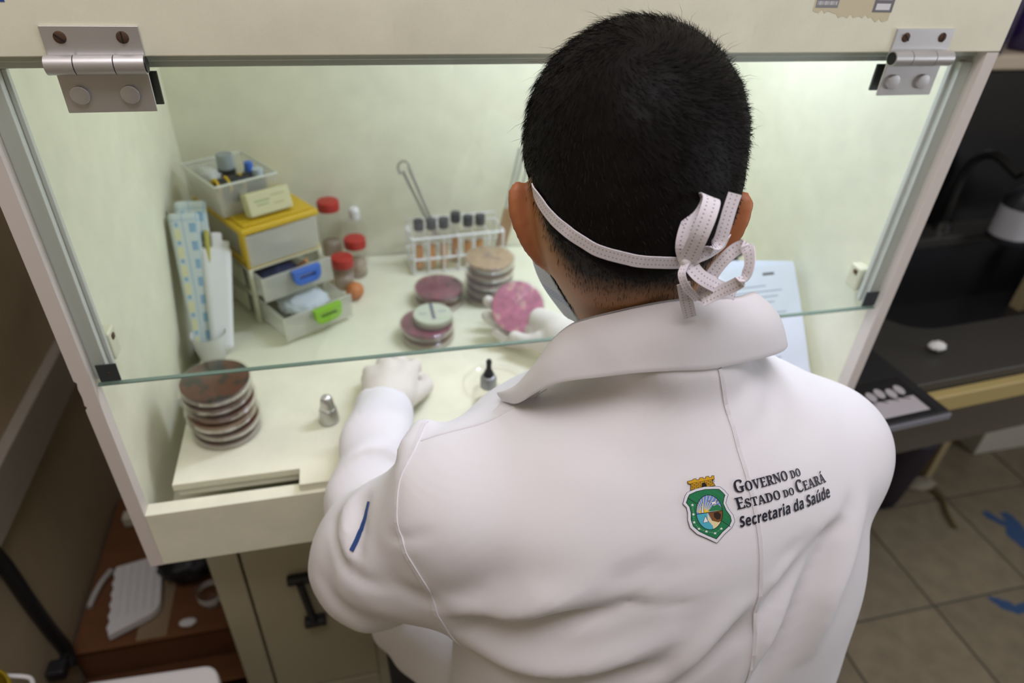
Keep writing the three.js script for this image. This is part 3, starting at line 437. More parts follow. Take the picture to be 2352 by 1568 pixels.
// ------------------------------------------------------------------ right: sink counter, shelf, things
{
  const g = thing('sink_counter', 'dark steel sink counter with yellowish wooden front edge', 'counter', [1.02, 0, -0.10], 0.07);
  const y = 0.80, x1 = 2.25, zb = -0.50, zf = 0.03;
  const mTop = mat(rgb(0.060, 0.057, 0.050), 0.4, { metalness: 0.3 });
  const s = new THREE.Shape(); s.moveTo(0, -zf); s.lineTo(x1, -zf); s.lineTo(x1, -zb); s.lineTo(0, -zb); s.closePath();
  const h = new THREE.Path(), hx0 = 0.245, hx1 = 1.1, hz0 = 0.10, hz1 = 0.42, r = 0.10; h.moveTo(hx0 + r, hz0); h.lineTo(hx1 - r, hz0); h.quadraticCurveTo(hx1, hz0, hx1, hz0 + r); h.lineTo(hx1, hz1 - r); h.quadraticCurveTo(hx1, hz1, hx1 - r, hz1); h.lineTo(hx0 + r, hz1); h.quadraticCurveTo(hx0, hz1, hx0, hz1 - r); h.lineTo(hx0, hz0 + r); h.quadraticCurveTo(hx0, hz0, hx0 + r, hz0); s.holes.push(h);
  const tg = new THREE.ExtrudeGeometry(s, { depth: 0.02, bevelEnabled: true, bevelSize: 0.002, bevelThickness: 0.002 }); tg.rotateX(-Math.PI / 2); tg.translate(0, y - 0.022, 0); part('worktop', tg, mTop, g);
  part('basin', [bx(hx0 - 0.01, hx1 + 0.01, y - 0.20, y - 0.19, -hz1 - 0.01, -hz0 + 0.01, 0), bx(hx0 - 0.012, hx0 - 0.002, y - 0.20, y - 0.024, -hz1, -hz0, 0), bx(hx1 + 0.002, hx1 + 0.012, y - 0.2, y - 0.024, -hz1, -hz0, 0), bx(hx0, hx1, y - 0.2, y - 0.024, -hz1 - 0.012, -hz1 - 0.002, 0), bx(hx0, hx1, y - 0.2, y - 0.024, -hz0 + 0.002, -hz0 + 0.012, 0)], mat(rgb(0.016, 0.016, 0.018), 0.4), g);
  part('front_trim', bx(0, x1, y - 0.055, y - 0.018, zf + 0.003, zf + 0.022, 0.003), mat(rgb(0.46, 0.36, 0.14), 0.5), g);
  part('apron', bx(0.02, x1 - 0.02, y - 0.22, y - 0.022, zf - 0.06, zf - 0.04, 0), mat(rgb(0.10, 0.085, 0.06), 0.7), g);
  part('backsplash', bx(0, x1, y, 1.16, zb - 0.001, zb + 0.014, 0.001), mat(rgb(0.012, 0.012, 0.013), 0.25), g);
  for (const x of [0.03, 0.92, 2.15]) part('leg', bx(x, x + 0.03, 0, y - 0.022, -0.36, -0.33, 0.003), mat(rgb(0.42, 0.33, 0.18), 0.6), g);
  part('faucet', [tube([[0.70, y, -0.46], [0.70, y + 0.16, -0.46], [0.70, y + 0.20, -0.42], [0.70, y + 0.18, -0.34]], 0.010), cyl(0.022, 0.018, 0.02).translate(0.70, y, -0.46)], mat(rgb(0.12, 0.12, 0.12), 0.25, { metalness: 0.9 }), g);
  single('soap_piece', blob([1.275, 0.813, -0.158], [0.018, 0.009, 0.013], 41), M.white, 'white soap piece on the rim of the sink counter', 'soap');
  const bl = thing('sample_bottle', 'grey-white labelled bottle standing at the back of the sink counter', 'bottle', [1.80, 0.8015, -0.53]); part('body', lathe([[0, 0], [0.04, 0], [0.042, 0.003], [0.042, 0.10], [0.02, 0.125], [0.016, 0.13], [0, 0.13]], 32), mat(rgb(0.03, 0.03, 0.035), 0.3), bl); part('label_wrap', lathe([[0.0425, 0.015], [0.0428, 0.015], [0.0428, 0.085], [0.0425, 0.085]], 32), mat(rgb(0.52, 0.52, 0.54), 0.6), bl);
  // black folder with printed card near the hood
  const f = thing('black_folder', 'black folder with a white printed card on the counter edge', 'folder', [1.080, 0.8025, -0.045], 0.08);
  const card = canvasTex(256, 160, (c) => { c.fillStyle = '#0c0c0d'; c.fillRect(0, 0, 256, 160); c.fillStyle = '#b9b4b8'; c.fillRect(18, 86, 220, 66); for (let i = 0; i < 6; i++) { c.beginPath(); c.ellipse(36 + i * 36, 62 - (i % 2) * 8, 15, 22, 0.2, 0, 7); c.fill(); } c.strokeStyle = '#1a1a1c'; c.lineWidth = 4; for (let i = 0; i < 5; i++) { c.beginPath(); c.moveTo(30 + i * 40, 70 + i * 4); c.lineTo(58 + i * 40, 96); c.stroke(); } });
  part('cover', bx(-0.09, 0.075, 0, 0.014, -0.20, 0.055, 0.003), M.black, f); const cg = new THREE.PlaneGeometry(0.14, 0.085); cg.rotateX(-Math.PI / 2); cg.translate(-0.015, 0.0147, 0.004); part('card', cg, mat(0xffffff, 0.6, { map: card }), f); part('spine', bx(-0.088, 0.074, 0.001, 0.012, 0.0552, 0.058, 0.001), mat(rgb(0.22, 0.22, 0.25), 0.5), f);
  // wall shelf with purple bottles
  const sh = thing('wall_shelf', 'beige wall shelf above the black splashback', 'shelf'); part('board', bx(1.18, 3.2, 1.195, 1.225, -0.779, -0.50, 0.006), mat(rgb(0.50, 0.42, 0.30), 0.5), sh);
  [[1.50, -0.545, 0.05], [1.625, -0.56, 0.055], [1.75, -0.57, 0.05]].forEach(([x, z, r], i) => { const b = thing('purple_bottle', ['clear bottle of purple stain closest to the hood on the wall shelf', 'middle bottle of purple stain on the wall shelf', 'farthest bottle of purple stain on the wall shelf'][i], 'bottle', [x, 1.2255, z], 0, 'purple stain bottles'); part('glass', lathe([[0, 0], [r, 0], [r, 0.12], [r * 0.4, 0.15], [r * 0.4, 0.18], [0, 0.18]], 32), M.clear, b); part('stain', lathe([[0, 0.001], [r * 0.96, 0.002], [r * 0.96, 0.10], [0, 0.10]], 32), mat(rgb(0.03, 0.018, 0.09), 0.2), b); });
  // floor things
  single('white_carton', bx(2.155, 2.75, 0.0005, 0.17, -0.775, -0.555, 0.003), mat(rgb(0.60, 0.58, 0.50), 0.7), 'pale carton on the floor against the wall under the counter', 'box');
  const bn = thing('waste_bin', 'dark purple plastic waste bin on the floor behind the person', 'bin', [1.72, 0, -0.505]); part('shell', lathe([[0, 0], [0.09, 0], [0.115, 0.26], [0.119, 0.262], [0.119, 0.27], [0.112, 0.27], [0.088, 0.006], [0, 0.006]], 36), mat(rgb(0.012, 0.006, 0.022), 0.5), bn);
  single('floor_rag', blob([1.88, 0.008, -0.475], [0.055, 0.012, 0.028], 51), mat(rgb(0.40, 0.36, 0.27), 0.9), 'crumpled pale rag on the floor at the counter leg', 'rag');
  single('brown_cable', tube([[1.90, 0.006, -0.46], [1.905, 0.005, -0.41], [1.88, 0.005, -0.36], [1.862, 0.005, -0.31]], 0.006), mat(rgb(0.20, 0.15, 0.06), 0.7), 'brown cable lying on the floor tiles', 'cable');
  const bp = mat(rgb(0.035, 0.085, 0.20), 0.8);
  const mark = (pts, label) => { const q = []; pts.forEach((p, i) => { const n = pts[(i + 1) % pts.length]; for (let t = 0; t < 4; t++) q.push(new THREE.Vector2(lerp(p[0], n[0], t / 4) + (rnd() - 0.5) * 0.006, -lerp(p[1], n[1], t / 4) + (rnd() - 0.5) * 0.006)); }); const s = new THREE.Shape(q); const g2 = new THREE.ExtrudeGeometry(s, { depth: 0.0003, bevelEnabled: false }); g2.rotateX(-Math.PI / 2); g2.translate(0, 0.0003, 0); single('floor_paint', g2, bp, label, 'floor paint', 'blue floor paint marks'); };
  mark([[1.985, -0.345], [2.01, -0.35], [2.02, -0.315], [2.035, -0.30], [2.04, -0.335], [2.065, -0.335], [2.075, -0.295], [2.065, -0.265], [2.07, -0.215], [2.03, -0.19], [2.0, -0.215], [1.995, -0.26], [2.015, -0.29], [1.99, -0.32]], 'larger blue paint mark worn onto a floor tile');
  mark([[1.775, -0.105], [1.80, -0.10], [1.83, -0.07], [1.88, -0.075], [1.87, -0.05], [1.82, -0.045], [1.785, -0.07]], 'smaller blue paint streak on a nearer floor tile');
}

// ------------------------------------------------------------------ person
function nets(field, min, max, cell) {   // surface nets
  const n = [0, 1, 2].map((i) => Math.ceil((max[i] - min[i]) / cell) + 1), [nx, ny, nz] = n, f = new Float32Array(nx * ny * nz);
  for (let k = 0, a = 0; k < nz; k++) for (let j = 0; j < ny; j++) for (let i = 0; i < nx; i++, a++) f[a] = field(min[0] + i * cell, min[1] + j * cell, min[2] + k * cell);
  const id = new Int32Array(nx * ny * nz).fill(-1), pos = [], idx = [], st = [1, nx, nx * ny];
  const corner = []; for (let c = 0; c < 8; c++) corner.push((c & 1) * st[0] + ((c >> 1) & 1) * st[1] + ((c >> 2) & 1) * st[2]);
  const edges = []; for (let a = 0; a < 8; a++) for (const b of [1, 2, 4]) if (!(a & b)) edges.push([a, a | b]);
  for (let k = 0; k < nz - 1; k++) for (let j = 0; j < ny - 1; j++) for (let i = 0; i < nx - 1; i++) {
    const o = i + j * st[1] + k * st[2]; let m = 0; for (let c = 0; c < 8; c++) if (f[o + corner[c]] < 0) m |= 1 << c;
    if (m === 0 || m === 255) continue;
    let x = 0, y = 0, z = 0, q = 0;
    for (const [a, b] of edges) { if (((m >> a) & 1) === ((m >> b) & 1)) continue; const fa = f[o + corner[a]], fb = f[o + corner[b]], t = fa / (fa - fb); x += (a & 1) + t * ((b & 1) - (a & 1)); y += ((a >> 1) & 1) + t * (((b >> 1) & 1) - ((a >> 1) & 1)); z += ((a >> 2) & 1) + t * (((b >> 2) & 1) - ((a >> 2) & 1)); q++; }
    id[o] = pos.length / 3; pos.push(min[0] + (i + x / q) * cell, min[1] + (j + y / q) * cell, min[2] + (k + z / q) * cell);
  }
  for (let k = 1; k < nz - 1; k++) for (let j = 1; j < ny - 1; j++) for (let i = 1; i < nx - 1; i++) {
    const o = i + j * st[1] + k * st[2];
    for (let ax = 0; ax < 3; ax++) {
      const s0 = f[o] < 0, s1 = f[o + st[ax]] < 0; if (s0 === s1) continue;
      const u = st[(ax + 1) % 3], v = st[(ax + 2) % 3], A = id[o - u - v], B = id[o - v], C = id[o], D = id[o - u]; if (A < 0 || B < 0 || C < 0 || D < 0) continue;
      if (s0) idx.push(A, B, C, A, C, D); else idx.push(A, C, B, A, D, C);
    }
  }
  const g = new THREE.BufferGeometry(); g.setAttribute('position', new THREE.Float32BufferAttribute(pos, 3)); g.setIndex(idx);
  g.setAttribute('uv', new THREE.Float32BufferAttribute(new Float32Array(pos.length / 3 * 2), 2)); return g;
}
function relax(g, rounds = 2) {   // light smoothing of the net
  const p = g.attributes.position, ix = g.index.array, n = p.count, acc = new Float32Array(n * 3), cnt = new Float32Array(n);
  for (let r = 0; r < rounds; r++) {
    acc.fill(0); cnt.fill(0);
    for (let t = 0; t < ix.length; t += 3) for (let e = 0; e < 3; e++) { const a = ix[t + e], b = ix[t + (e + 1) % 3]; acc[a * 3] += p.array[b * 3]; acc[a * 3 + 1] += p.array[b * 3 + 1]; acc[a * 3 + 2] += p.array[b * 3 + 2]; cnt[a]++; }
    for (let i = 0; i < n; i++) if (cnt[i] > 2) for (let c = 0; c < 3; c++) p.array[i * 3 + c] = lerp(p.array[i * 3 + c], acc[i * 3 + c] / cnt[i], 0.5);
  }
  g.computeVertexNormals(); return g;
}
const smin = (a, b, k) => { const h = clamp(0.5 + 0.5 * (b - a) / k); return lerp(b, a, h) - k * h * (1 - h); };
const smax = (a, b, k) => -smin(-a, -b, k);
function cap(x, y, z, a, b, ra, rb) { const bx_ = b[0] - a[0], by = b[1] - a[1], bz = b[2] - a[2], px = x - a[0], py = y - a[1], pz = z - a[2], t = clamp((px * bx_ + py * by + pz * bz) / (bx_ * bx_ + by * by + bz * bz)); return Math.hypot(px - bx_ * t, py - by * t, pz - bz * t) - lerp(ra, rb, t); }
function ell(x, y, z, rx, ry, rz) { const k0 = Math.hypot(x / rx, y / ry, z / rz), k1 = Math.hypot(x / (rx * rx), y / (ry * ry), z / (rz * rz)); return k1 < 1e-9 ? -Math.min(rx, ry, rz) : k0 * (k0 - 1) / k1; }

// --- coat
const TORSO = [ // y, centre x, centre z, half width, half depth
  [0.50, 0.575, 0.205, 0.235, 0.155], [0.70, 0.578, 0.215, 0.232, 0.148], [0.82, 0.572, 0.215, 0.223, 0.143], [0.90, 0.566, 0.212, 0.215, 0.140], [1.00, 0.550, 0.202, 0.203, 0.135], [1.04, 0.548, 0.195, 0.195, 0.130],
  [1.08, 0.549, 0.197, 0.146, 0.107], [1.11, 0.545, 0.194, 0.098, 0.089], [1.14, 0.538, 0.188, 0.070, 0.076], [1.18, 0.520, 0.178, 0.066, 0.078], [1.24, 0.505, 0.160, 0.045, 0.050]];
function torso(x, y, z) {
  const yy = clamp(y, 0.5, 1.24); let i = 0; while (i < TORSO.length - 2 && TORSO[i + 1][0] < yy) i++;
  const A = TORSO[i], B = TORSO[i + 1], t = (yy - A[0]) / (B[0] - A[0]);
  const P = TORSO[Math.max(0, i - 1)], N = TORSO[Math.min(TORSO.length - 1, i + 2)];
  const cr = (k) => { const m0 = (B[k] - P[k]) / Math.max(1e-6, B[0] - P[0]) * (B[0] - A[0]), m1 = (N[k] - A[k]) / Math.max(1e-6, N[0] - A[0]) * (B[0] - A[0]), t2 = t * t, t3 = t2 * t; return (2 * t3 - 3 * t2 + 1) * A[k] + (t3 - 2 * t2 + t) * m0 + (-2 * t3 + 3 * t2) * B[k] + (t3 - t2) * m1; };
  const hw = cr(3), hd = cr(4), u = Math.abs(x - cr(1)) / hw, v = Math.abs(z - cr(2)) / hd, e = 2.35;
  let d = (Math.pow(Math.pow(u, e) + Math.pow(v, e), 1 / e) - 1) * Math.min(hw, hd);
  return Math.max(d * 0.85, 0.52 - y, y - 1.150 - 0.5 * (z - 0.19));
}
const ARM = { ls: [0.356, 1.000, 0.200], le: [0.264, 0.878, 0.142], lw: [0.303, 0.889, -0.072], rs: [0.722, 1.000, 0.200], re: [0.812, 0.880, 0.045], rw: [0.610, 0.900, -0.150] };
function coatField(x, y, z) {
  let d = torso(x, y, z);
  d = smin(d, cap(x, y, z, [0.48, 1.028, 0.190], ARM.ls, 0.052, 0.063), 0.03);
  d = smin(d, cap(x, y, z, [0.61, 1.058, 0.178], ARM.rs, 0.056, 0.064), 0.03);
  let la = cap(x, y, z, ARM.ls, ARM.le, 0.066, 0.054); la = smin(la, cap(x, y, z, ARM.le, ARM.lw, 0.053, 0.037), 0.02);
  la = smin(la, cap(x, y, z, [0.330, 0.965, 0.20], [0.272, 0.868, 0.165], 0.058, 0.050), 0.02);
  la = smin(la, cap(x, y, z, [0.358, 0.925, 0.222], [0.290, 0.876, 0.165], 0.052, 0.046), 0.02);
  { const A = ARM.le, B = ARM.lw, dx = B[0] - A[0], dy = B[1] - A[1], dz = B[2] - A[2], L = Math.hypot(dx, dy, dz), t = ((x - A[0]) * dx + (y - A[1]) * dy + (z - A[2]) * dz) / L - L; la = Math.max(la, t - 0.004); }
  la = smin(la, cap(x, y, z, [0.318, 1.040, 0.165], [0.330, 1.045, 0.150], 0.013, 0.013), 0.008);
  let ra = cap(x, y, z, ARM.rs, ARM.re, 0.066, 0.060); ra = smin(ra, cap(x, y, z, ARM.re, ARM.rw, 0.058, 0.038), 0.02);
  d = smin(d, la, 0.022); d = smin(d, ra, 0.022);
  // thighs under the coat skirt
  d = smin(d, cap(x, y, z, [0.47, 0.60, 0.20], [0.335, 0.585, 0.035], 0.085, 0.075), 0.03); d = smin(d, cap(x, y, z, [0.63, 0.60, 0.20], [0.70, 0.585, 0.0], 0.085, 0.075), 0.03);
  return d;
}
const FOLDS = [ // polyline in x,y on the back; signed height; half width; 
  [[[0.347, 0.922], [0.385, 0.947], [0.423, 0.976], [0.470, 1.000]], -0.0055, 0.010], [[[0.330, 0.945], [0.369, 0.968], [0.401, 0.998], [0.440, 1.018]], 0.006, 0.014],
  [[[0.350, 0.890], [0.42, 0.925], [0.50, 0.965]], 0.006, 0.016], [[[0.38, 0.878], [0.44, 0.905], [0.50, 0.93]], -0.005, 0.012],
  [[[0.457, 1.002], [0.491, 0.999], [0.526, 0.999]], -0.0012, 0.0035],
  [[[0.500, 0.870], [0.519, 0.897], [0.553, 0.939], [0.580, 0.987]], -0.006, 0.009], [[[0.49, 0.90], [0.525, 0.94], [0.555, 0.985]], 0.0045, 0.013],
  [[[0.575, 0.945], [0.601, 0.988], [0.630, 1.022]], -0.0045, 0.009], [[[0.56, 0.965], [0.59, 1.005], [0.61, 1.03]], 0.003, 0.010],
  [[[0.580, 1.000], [0.605, 1.026], [0.628, 1.040]], -0.003, 0.009],
  [[[0.600, 0.87], [0.612, 0.905], [0.631, 0.973], [0.650, 1.024], [0.668, 1.036]], -0.007, 0.012], [[[0.57, 0.87], [0.59, 0.92], [0.612, 0.965]], 0.004, 0.012], [[[0.655, 0.90], [0.665, 0.965], [0.69, 1.02]], 0.005, 0.014],
  [[[0.424, 1.008], [0.484, 1.034], [0.536, 1.046]], -0.0018, 0.012], [[[0.557, 1.106], [0.59, 1.119], [0.623, 1.127]], -0.002, 0.009], [[[0.56, 1.14], [0.60, 1.148]], -0.0015, 0.010],
];
function foldAt(x, y) {
  let s = 0;
  for (const [pl, h, w] of FOLDS) {
    let best = 1e9, tb = 0; const n = pl.length - 1;
    for (let i = 0; i < n; i++) { const [ax, ay] = pl[i], [cx, cy] = pl[i + 1], dx = cx - ax, dy = cy - ay, t = clamp(((x - ax) * dx + (y - ay) * dy) / (dx * dx + dy * dy)), q = Math.hypot(x - ax - dx * t, y - ay - dy * t); if (q < best) { best = q; tb = (i + t) / n; } }
    if (best < w * 3) s += 1.5 * h * Math.exp(-(best * best) / (w * w)) * Math.sin(Math.PI * (0.12 + 0.76 * tb));
  }
  return s;
}
const CREASES = [ // polyline in space, signed height, half width
  [[[0.2709, 0.9871, 0.1739], [0.265, 0.9774, 0.1951], [0.2597, 0.9646, 0.2042], [0.2571, 0.9555, 0.21]], -0.009, 0.008], [[[0.2559, 0.9694, 0.1551], [0.2522, 0.9639, 0.1864], [0.2545, 0.9546, 0.2064]], 0.008, 0.010],
  [[[0.2399, 0.9471, 0.1541], [0.2407, 0.9456, 0.1843], [0.2476, 0.9421, 0.2051], [0.2624, 0.9446, 0.224], [0.2808, 0.9498, 0.2383]], -0.008, 0.008], [[[0.2888, 1.0061, 0.2284], [0.305, 1.018, 0.243], [0.321, 1.0328, 0.2546]], -0.0025, 0.005],
  [[[0.2782, 0.9611, 0.2324], [0.3093, 0.9542, 0.256], [0.3263, 0.949, 0.2688]], -0.004, 0.010], [[[0.328, 1.0, 0.245], [0.352, 1.0, 0.262]], -0.002, 0.006], [[[0.333, 0.968, 0.258], [0.36, 0.972, 0.273]], -0.0025, 0.006], [[[0.336, 0.935, 0.268], [0.365, 0.945, 0.284]], -0.0025, 0.006],
];
function creaseAt(x, y, z) {
  let s = 0;
  for (const [pl, h, w] of CREASES) {
    let best = 1e9, tb = 0; const n = pl.length - 1;
    for (let i = 0; i < n; i++) { const A = pl[i], B = pl[i + 1], dx = B[0] - A[0], dy = B[1] - A[1], dz = B[2] - A[2], t = clamp(((x - A[0]) * dx + (y - A[1]) * dy + (z - A[2]) * dz) / (dx * dx + dy * dy + dz * dz)), q = Math.hypot(x - A[0] - dx * t, y - A[1] - dy * t, z - A[2] - dz * t); if (q < best) { best = q; tb = (i + t) / n; } }
    if (best < w * 3) s += h * Math.exp(-(best * best) / (w * w)) * Math.sin(Math.PI * (0.15 + 0.7 * tb));
  }
  return s;
}
function coatWithFolds(x, y, z) {
  let d = coatField(x, y, z); if (Math.abs(d) > 0.03) return d;
  const back = smooth(0.16, 0.24, z);
  const stiff = smooth(0.025, 0.0, Math.max(0.505 - x, x - 0.655, 1.045 - y, y - 1.10));   // the embroidery backing keeps the cloth flat
  d -= foldAt(x, y) * back * (1 - 0.9 * stiff) * (1 - 0.55 * Math.exp(-(((x - 0.583) / 0.010) ** 2)));   // the seam is stiff too
  d -= 0.0022 * fbm(x * 9, y * 7, z * 9, 2);
  if (x < 0.40) d -= creaseAt(x, y, z);
  // sleeve creases around the bent elbow and the forearm
  const inArm = smooth(0.345, 0.30, x);
  if (inArm > 0) { const a = (y - 1.03) * 0.84 + (z - 0.19) * 0.30, w = Math.sin(a * 62 + 2.2 * fbm(x * 14, y * 14, z * 14, 2)) ; d -= inArm * 0.0042 * w * smooth(-0.30, -0.10, a + 0.04) * smooth(0.34, 0.27, x); d -= inArm * 0.004 * Math.sin(z * 85 + x * 40) * smooth(0.13, 0.06, z) * smooth(-0.1, -0.02, z); }
  return d;
}
const grad = (f, p, e = 0.0015) => V(f(p.x + e, p.y, p.z) - f(p.x - e, p.y, p.z), f(p.x, p.y + e, p.z) - f(p.x, p.y - e, p.z), f(p.x, p.y, p.z + e) - f(p.x, p.y, p.z - e)).normalize();
function snap(f, p, off = 0) { const q = V(...p); for (let i = 0; i < 14; i++) { const d = f(q.x, q.y, q.z) - off; q.addScaledVector(grad(f, q), -d * 0.8); } return q; }

const person = thing('person', 'person in a white lab coat, mask and gloves working at the hood, seen from behind', 'person');
const twill = noiseTex(64, (u, v) => { const g = 128 + 50 * Math.sin((u * 8 + v * 8) * Math.PI * 2) + 20 * (rnd() - 0.5); return [g, g, g]; }, false);
const cloth = phys(rgb(0.80, 0.785, 0.80), 0.85, { sheen: 0.25, sheenRoughness: 0.6, bumpMap: rep(twill, 90), bumpScale: 0.00006 });
const coatGeo = relax(nets(coatWithFolds, [0.14, 0.505, -0.20], [0.94, 1.235, 0.40], 0.005), 1);
{ const p = coatGeo.attributes.position, uv = coatGeo.attributes.uv; for (let i = 0; i < p.count; i++) uv.setXY(i, p.getX(i), p.getY(i) - 0.7 * p.getZ(i)); }
const coat = part('lab_coat', coatGeo, cloth, person, 'white twill lab coat');

const coatP = coatGeo.attributes.position.array, coatN = coatGeo.attributes.normal.array;
function onCoat(p, off) {   // nearest place on the cloth itself, and its normal
  const q = p.clone(), n = V(0, 0, 0);
  for (let r = 0; r < 3; r++) {
    let w = 0, x = 0, y = 0, z = 0; n.set(0, 0, 0);
    for (let i = 0; i < coatP.length; i += 3) { const dx = coatP[i] - q.x, dy = coatP[i + 1] - q.y, dz = coatP[i + 2] - q.z, d2 = dx * dx + dy * dy + dz * dz; if (d2 > 0.00015) continue; const k = Math.exp(-d2 / 0.000018); w += k; x += k * coatP[i]; y += k * coatP[i + 1]; z += k * coatP[i + 2]; n.x += k * coatN[i]; n.y += k * coatN[i + 1]; n.z += k * coatN[i + 2]; }
    if (w < 1e-7) return [snap(coatWithFolds, p.toArray(), off), grad(coatWithFolds, p, 0.004)];
    n.normalize(); q.addScaledVector(n, -((q.x - x / w) * n.x + (q.y - y / w) * n.y + (q.z - z / w) * n.z));
  }
  return [q.addScaledVector(n, off), n];
}
// seams: narrow raised strips lying on the cloth
function ribbon(pts, ns, widths, thick = 0.0006) {   // points, surface normals, full widths -> closed strip
  const n = pts.length, pos = [], uv = [], idx = []; let len = 0;
  for (let i = 0; i < n; i++) {
    const t = pts[Math.min(n - 1, i + 1)].clone().sub(pts[Math.max(0, i - 1)]).normalize(), N = ns[i].clone(), s = t.clone().cross(N).normalize(), w = (Array.isArray(widths) ? widths[i] : widths) / 2; N.copy(s.clone().cross(t)).normalize();
    if (i) len += pts[i].distanceTo(pts[i - 1]);
    for (const [a, b] of [[-1, 0.5], [1, 0.5], [1, -0.5], [-1, -0.5]]) { const q = pts[i].clone().addScaledVector(s, a * w).addScaledVector(N, b * thick); pos.push(q.x, q.y, q.z); uv.push(a * 0.5 + 0.5, len); }
  }
  for (let i = 0; i < n - 1; i++) for (let k = 0; k < 4; k++) { const a = i * 4 + k, b = i * 4 + (k + 1) % 4, c = a + 4, d = b + 4; idx.push(a, b, c, b, d, c); }
  idx.push(0, 2, 1, 0, 3, 2); const e = (n - 1) * 4; idx.push(e, e + 1, e + 2, e, e + 2, e + 3);
  const g = new THREE.BufferGeometry(); g.setAttribute('position', new THREE.Float32BufferAttribute(pos, 3)); g.setAttribute('uv', new THREE.Float32BufferAttribute(uv, 2)); g.setIndex(idx);
  const ng = g.toNonIndexed(); ng.computeVertexNormals(); return ng;
}
function curvePts(pts, n) { return new THREE.CatmullRomCurve3(pts.map((p) => p.isVector3 ? p : V(...p)), false, 'centripetal').getPoints(n); }
function seam(name, pts, w, n = 60, th = 0.0010) { const P = curvePts(pts, n).map((p) => onCoat(snap(coatWithFolds, p.toArray(), 0), 0.0004)); return part(name, ribbon(P.map((q) => q[0]), P.map((q) => q[1]), w, th), cloth, coat); }
seam('sleeve_seam', [[0.335, 1.085, 0.14], [0.318, 1.075, 0.168], [0.314, 1.045, 0.2], [0.319, 1.002, 0.232], [0.327, 0.947, 0.255], [0.338, 0.880, 0.272]], 0.0040, 60, 0.0014);
seam('back_seam', [[0.543, 1.172, 0.258], [0.556, 1.138, 0.273], [0.566, 1.099, 0.302], [0.575, 1.051, 0.327], [0.579, 1.017, 0.339], [0.588, 0.901, 0.352], [0.59, 0.86, 0.352]], 0.0036, 34);
seam('shoulder_seam', [[0.43, 1.11, 0.172], [0.39, 1.10, 0.172], [0.35, 1.085, 0.172], [0.322, 1.07, 0.172]], 0.003, 30);

// collar: a folded band, built as a loft with real thickness
{
  const fold = [[0.404, 1.081, 0.150], [0.412, 1.103, 0.168], [0.422, 1.133, 0.178], [0.432, 1.160, 0.186], [0.443, 1.182, 0.198], [0.452, 1.197, 0.211], [0.474, 1.214, 0.228], [0.503, 1.224, 0.239], [0.535, 1.224, 0.241], [0.560, 1.220, 0.235], [0.580, 1.212, 0.220], [0.604, 1.190, 0.194], [0.618, 1.160, 0.165], [0.615, 1.125, 0.13]];
  const leaf = [[0.402, 1.079, 0.158], [0.408, 1.096, 0.182], [0.418, 1.122, 0.203], [0.432, 1.144, 0.220], [0.456, 1.161, 0.238], [0.474, 1.169, 0.248], [0.505, 1.174, 0.257], [0.531, 1.175, 0.260], [0.564, 1.173, 0.255], [0.599, 1.167, 0.243], [0.622, 1.159, 0.227], [0.640, 1.149, 0.206], [0.650, 1.132, 0.175], [0.640, 1.10, 0.14]];
  const n = 72, m = 14, F = curvePts(fold, n), Lf = curvePts(leaf, n), inner = F.map((p, i) => { const c = V(0.512, p.y, 0.165), d = c.sub(p); d.y = 0; d.normalize(); return p.clone().addScaledVector(d, 0.006).add(V(0, -0.035, 0)); });
  const rows = [];
  for (let j = 0; j <= m; j++) { const t = j / m; rows.push(F.map((p, i) => { const b = Lf[i], out = V((p.x - 0.512), 0.10, p.z - 0.165).normalize(); return p.clone().lerp(b, t).addScaledVector(out, 0.006 * Math.sin(Math.PI * Math.min(1, t * 1.0)) + 0.0012 * Math.sin(i * 0.35 + j * 0.2)); })); }
  const innerRows = []; for (let j = 1; j <= 5; j++) innerRows.push(F.map((p, i) => p.clone().lerp(inner[i], j / 5)));
  const all = [...innerRows.reverse(), ...rows], pos = [], uv = [], idx = [];
  // outer surface then offset copy for thickness
  const N = all.length, cN = F.length;
  const nrm = all.map((r, j) => r.map((p, i) => { const a = all[Math.min(N - 1, j + 1)][i].clone().sub(all[Math.max(0, j - 1)][i]), b = r[Math.min(cN - 1, i + 1)].clone().sub(r[Math.max(0, i - 1)]); return b.cross(a).normalize(); }));
  for (const s of [0.0006, -0.0006]) all.forEach((r, j) => r.forEach((p, i) => { const q = p.clone().addScaledVector(nrm[j][i], s); pos.push(q.x, q.y, q.z); uv.push(q.x, q.y - 0.7 * q.z); }));
  const at = (s, j, i) => s * N * cN + j * cN + i;
  for (let j = 0; j < N - 1; j++) for (let i = 0; i < cN - 1; i++) { idx.push(at(0, j, i), at(0, j, i + 1), at(0, j + 1, i), at(0, j, i + 1), at(0, j + 1, i + 1), at(0, j + 1, i)); idx.push(at(1, j, i), at(1, j + 1, i), at(1, j, i + 1), at(1, j, i + 1), at(1, j + 1, i), at(1, j + 1, i + 1)); }
  for (let i = 0; i < cN - 1; i++) { idx.push(at(0, N - 1, i), at(0, N - 1, i + 1), at(1, N - 1, i), at(0, N - 1, i + 1), at(1, N - 1, i + 1), at(1, N - 1, i)); }
  for (let j = 0; j < N - 1; j++) { idx.push(at(0, j, 0), at(0, j + 1, 0), at(1, j, 0), at(0, j + 1, 0), at(1, j + 1, 0), at(1, j, 0)); }
  const g = new THREE.BufferGeometry(); g.setAttribute('position', new THREE.Float32BufferAttribute(pos, 3)); g.setAttribute('uv', new THREE.Float32BufferAttribute(uv, 2)); g.setIndex(idx); g.computeVertexNormals();
  part('collar', g, cloth, coat);
}

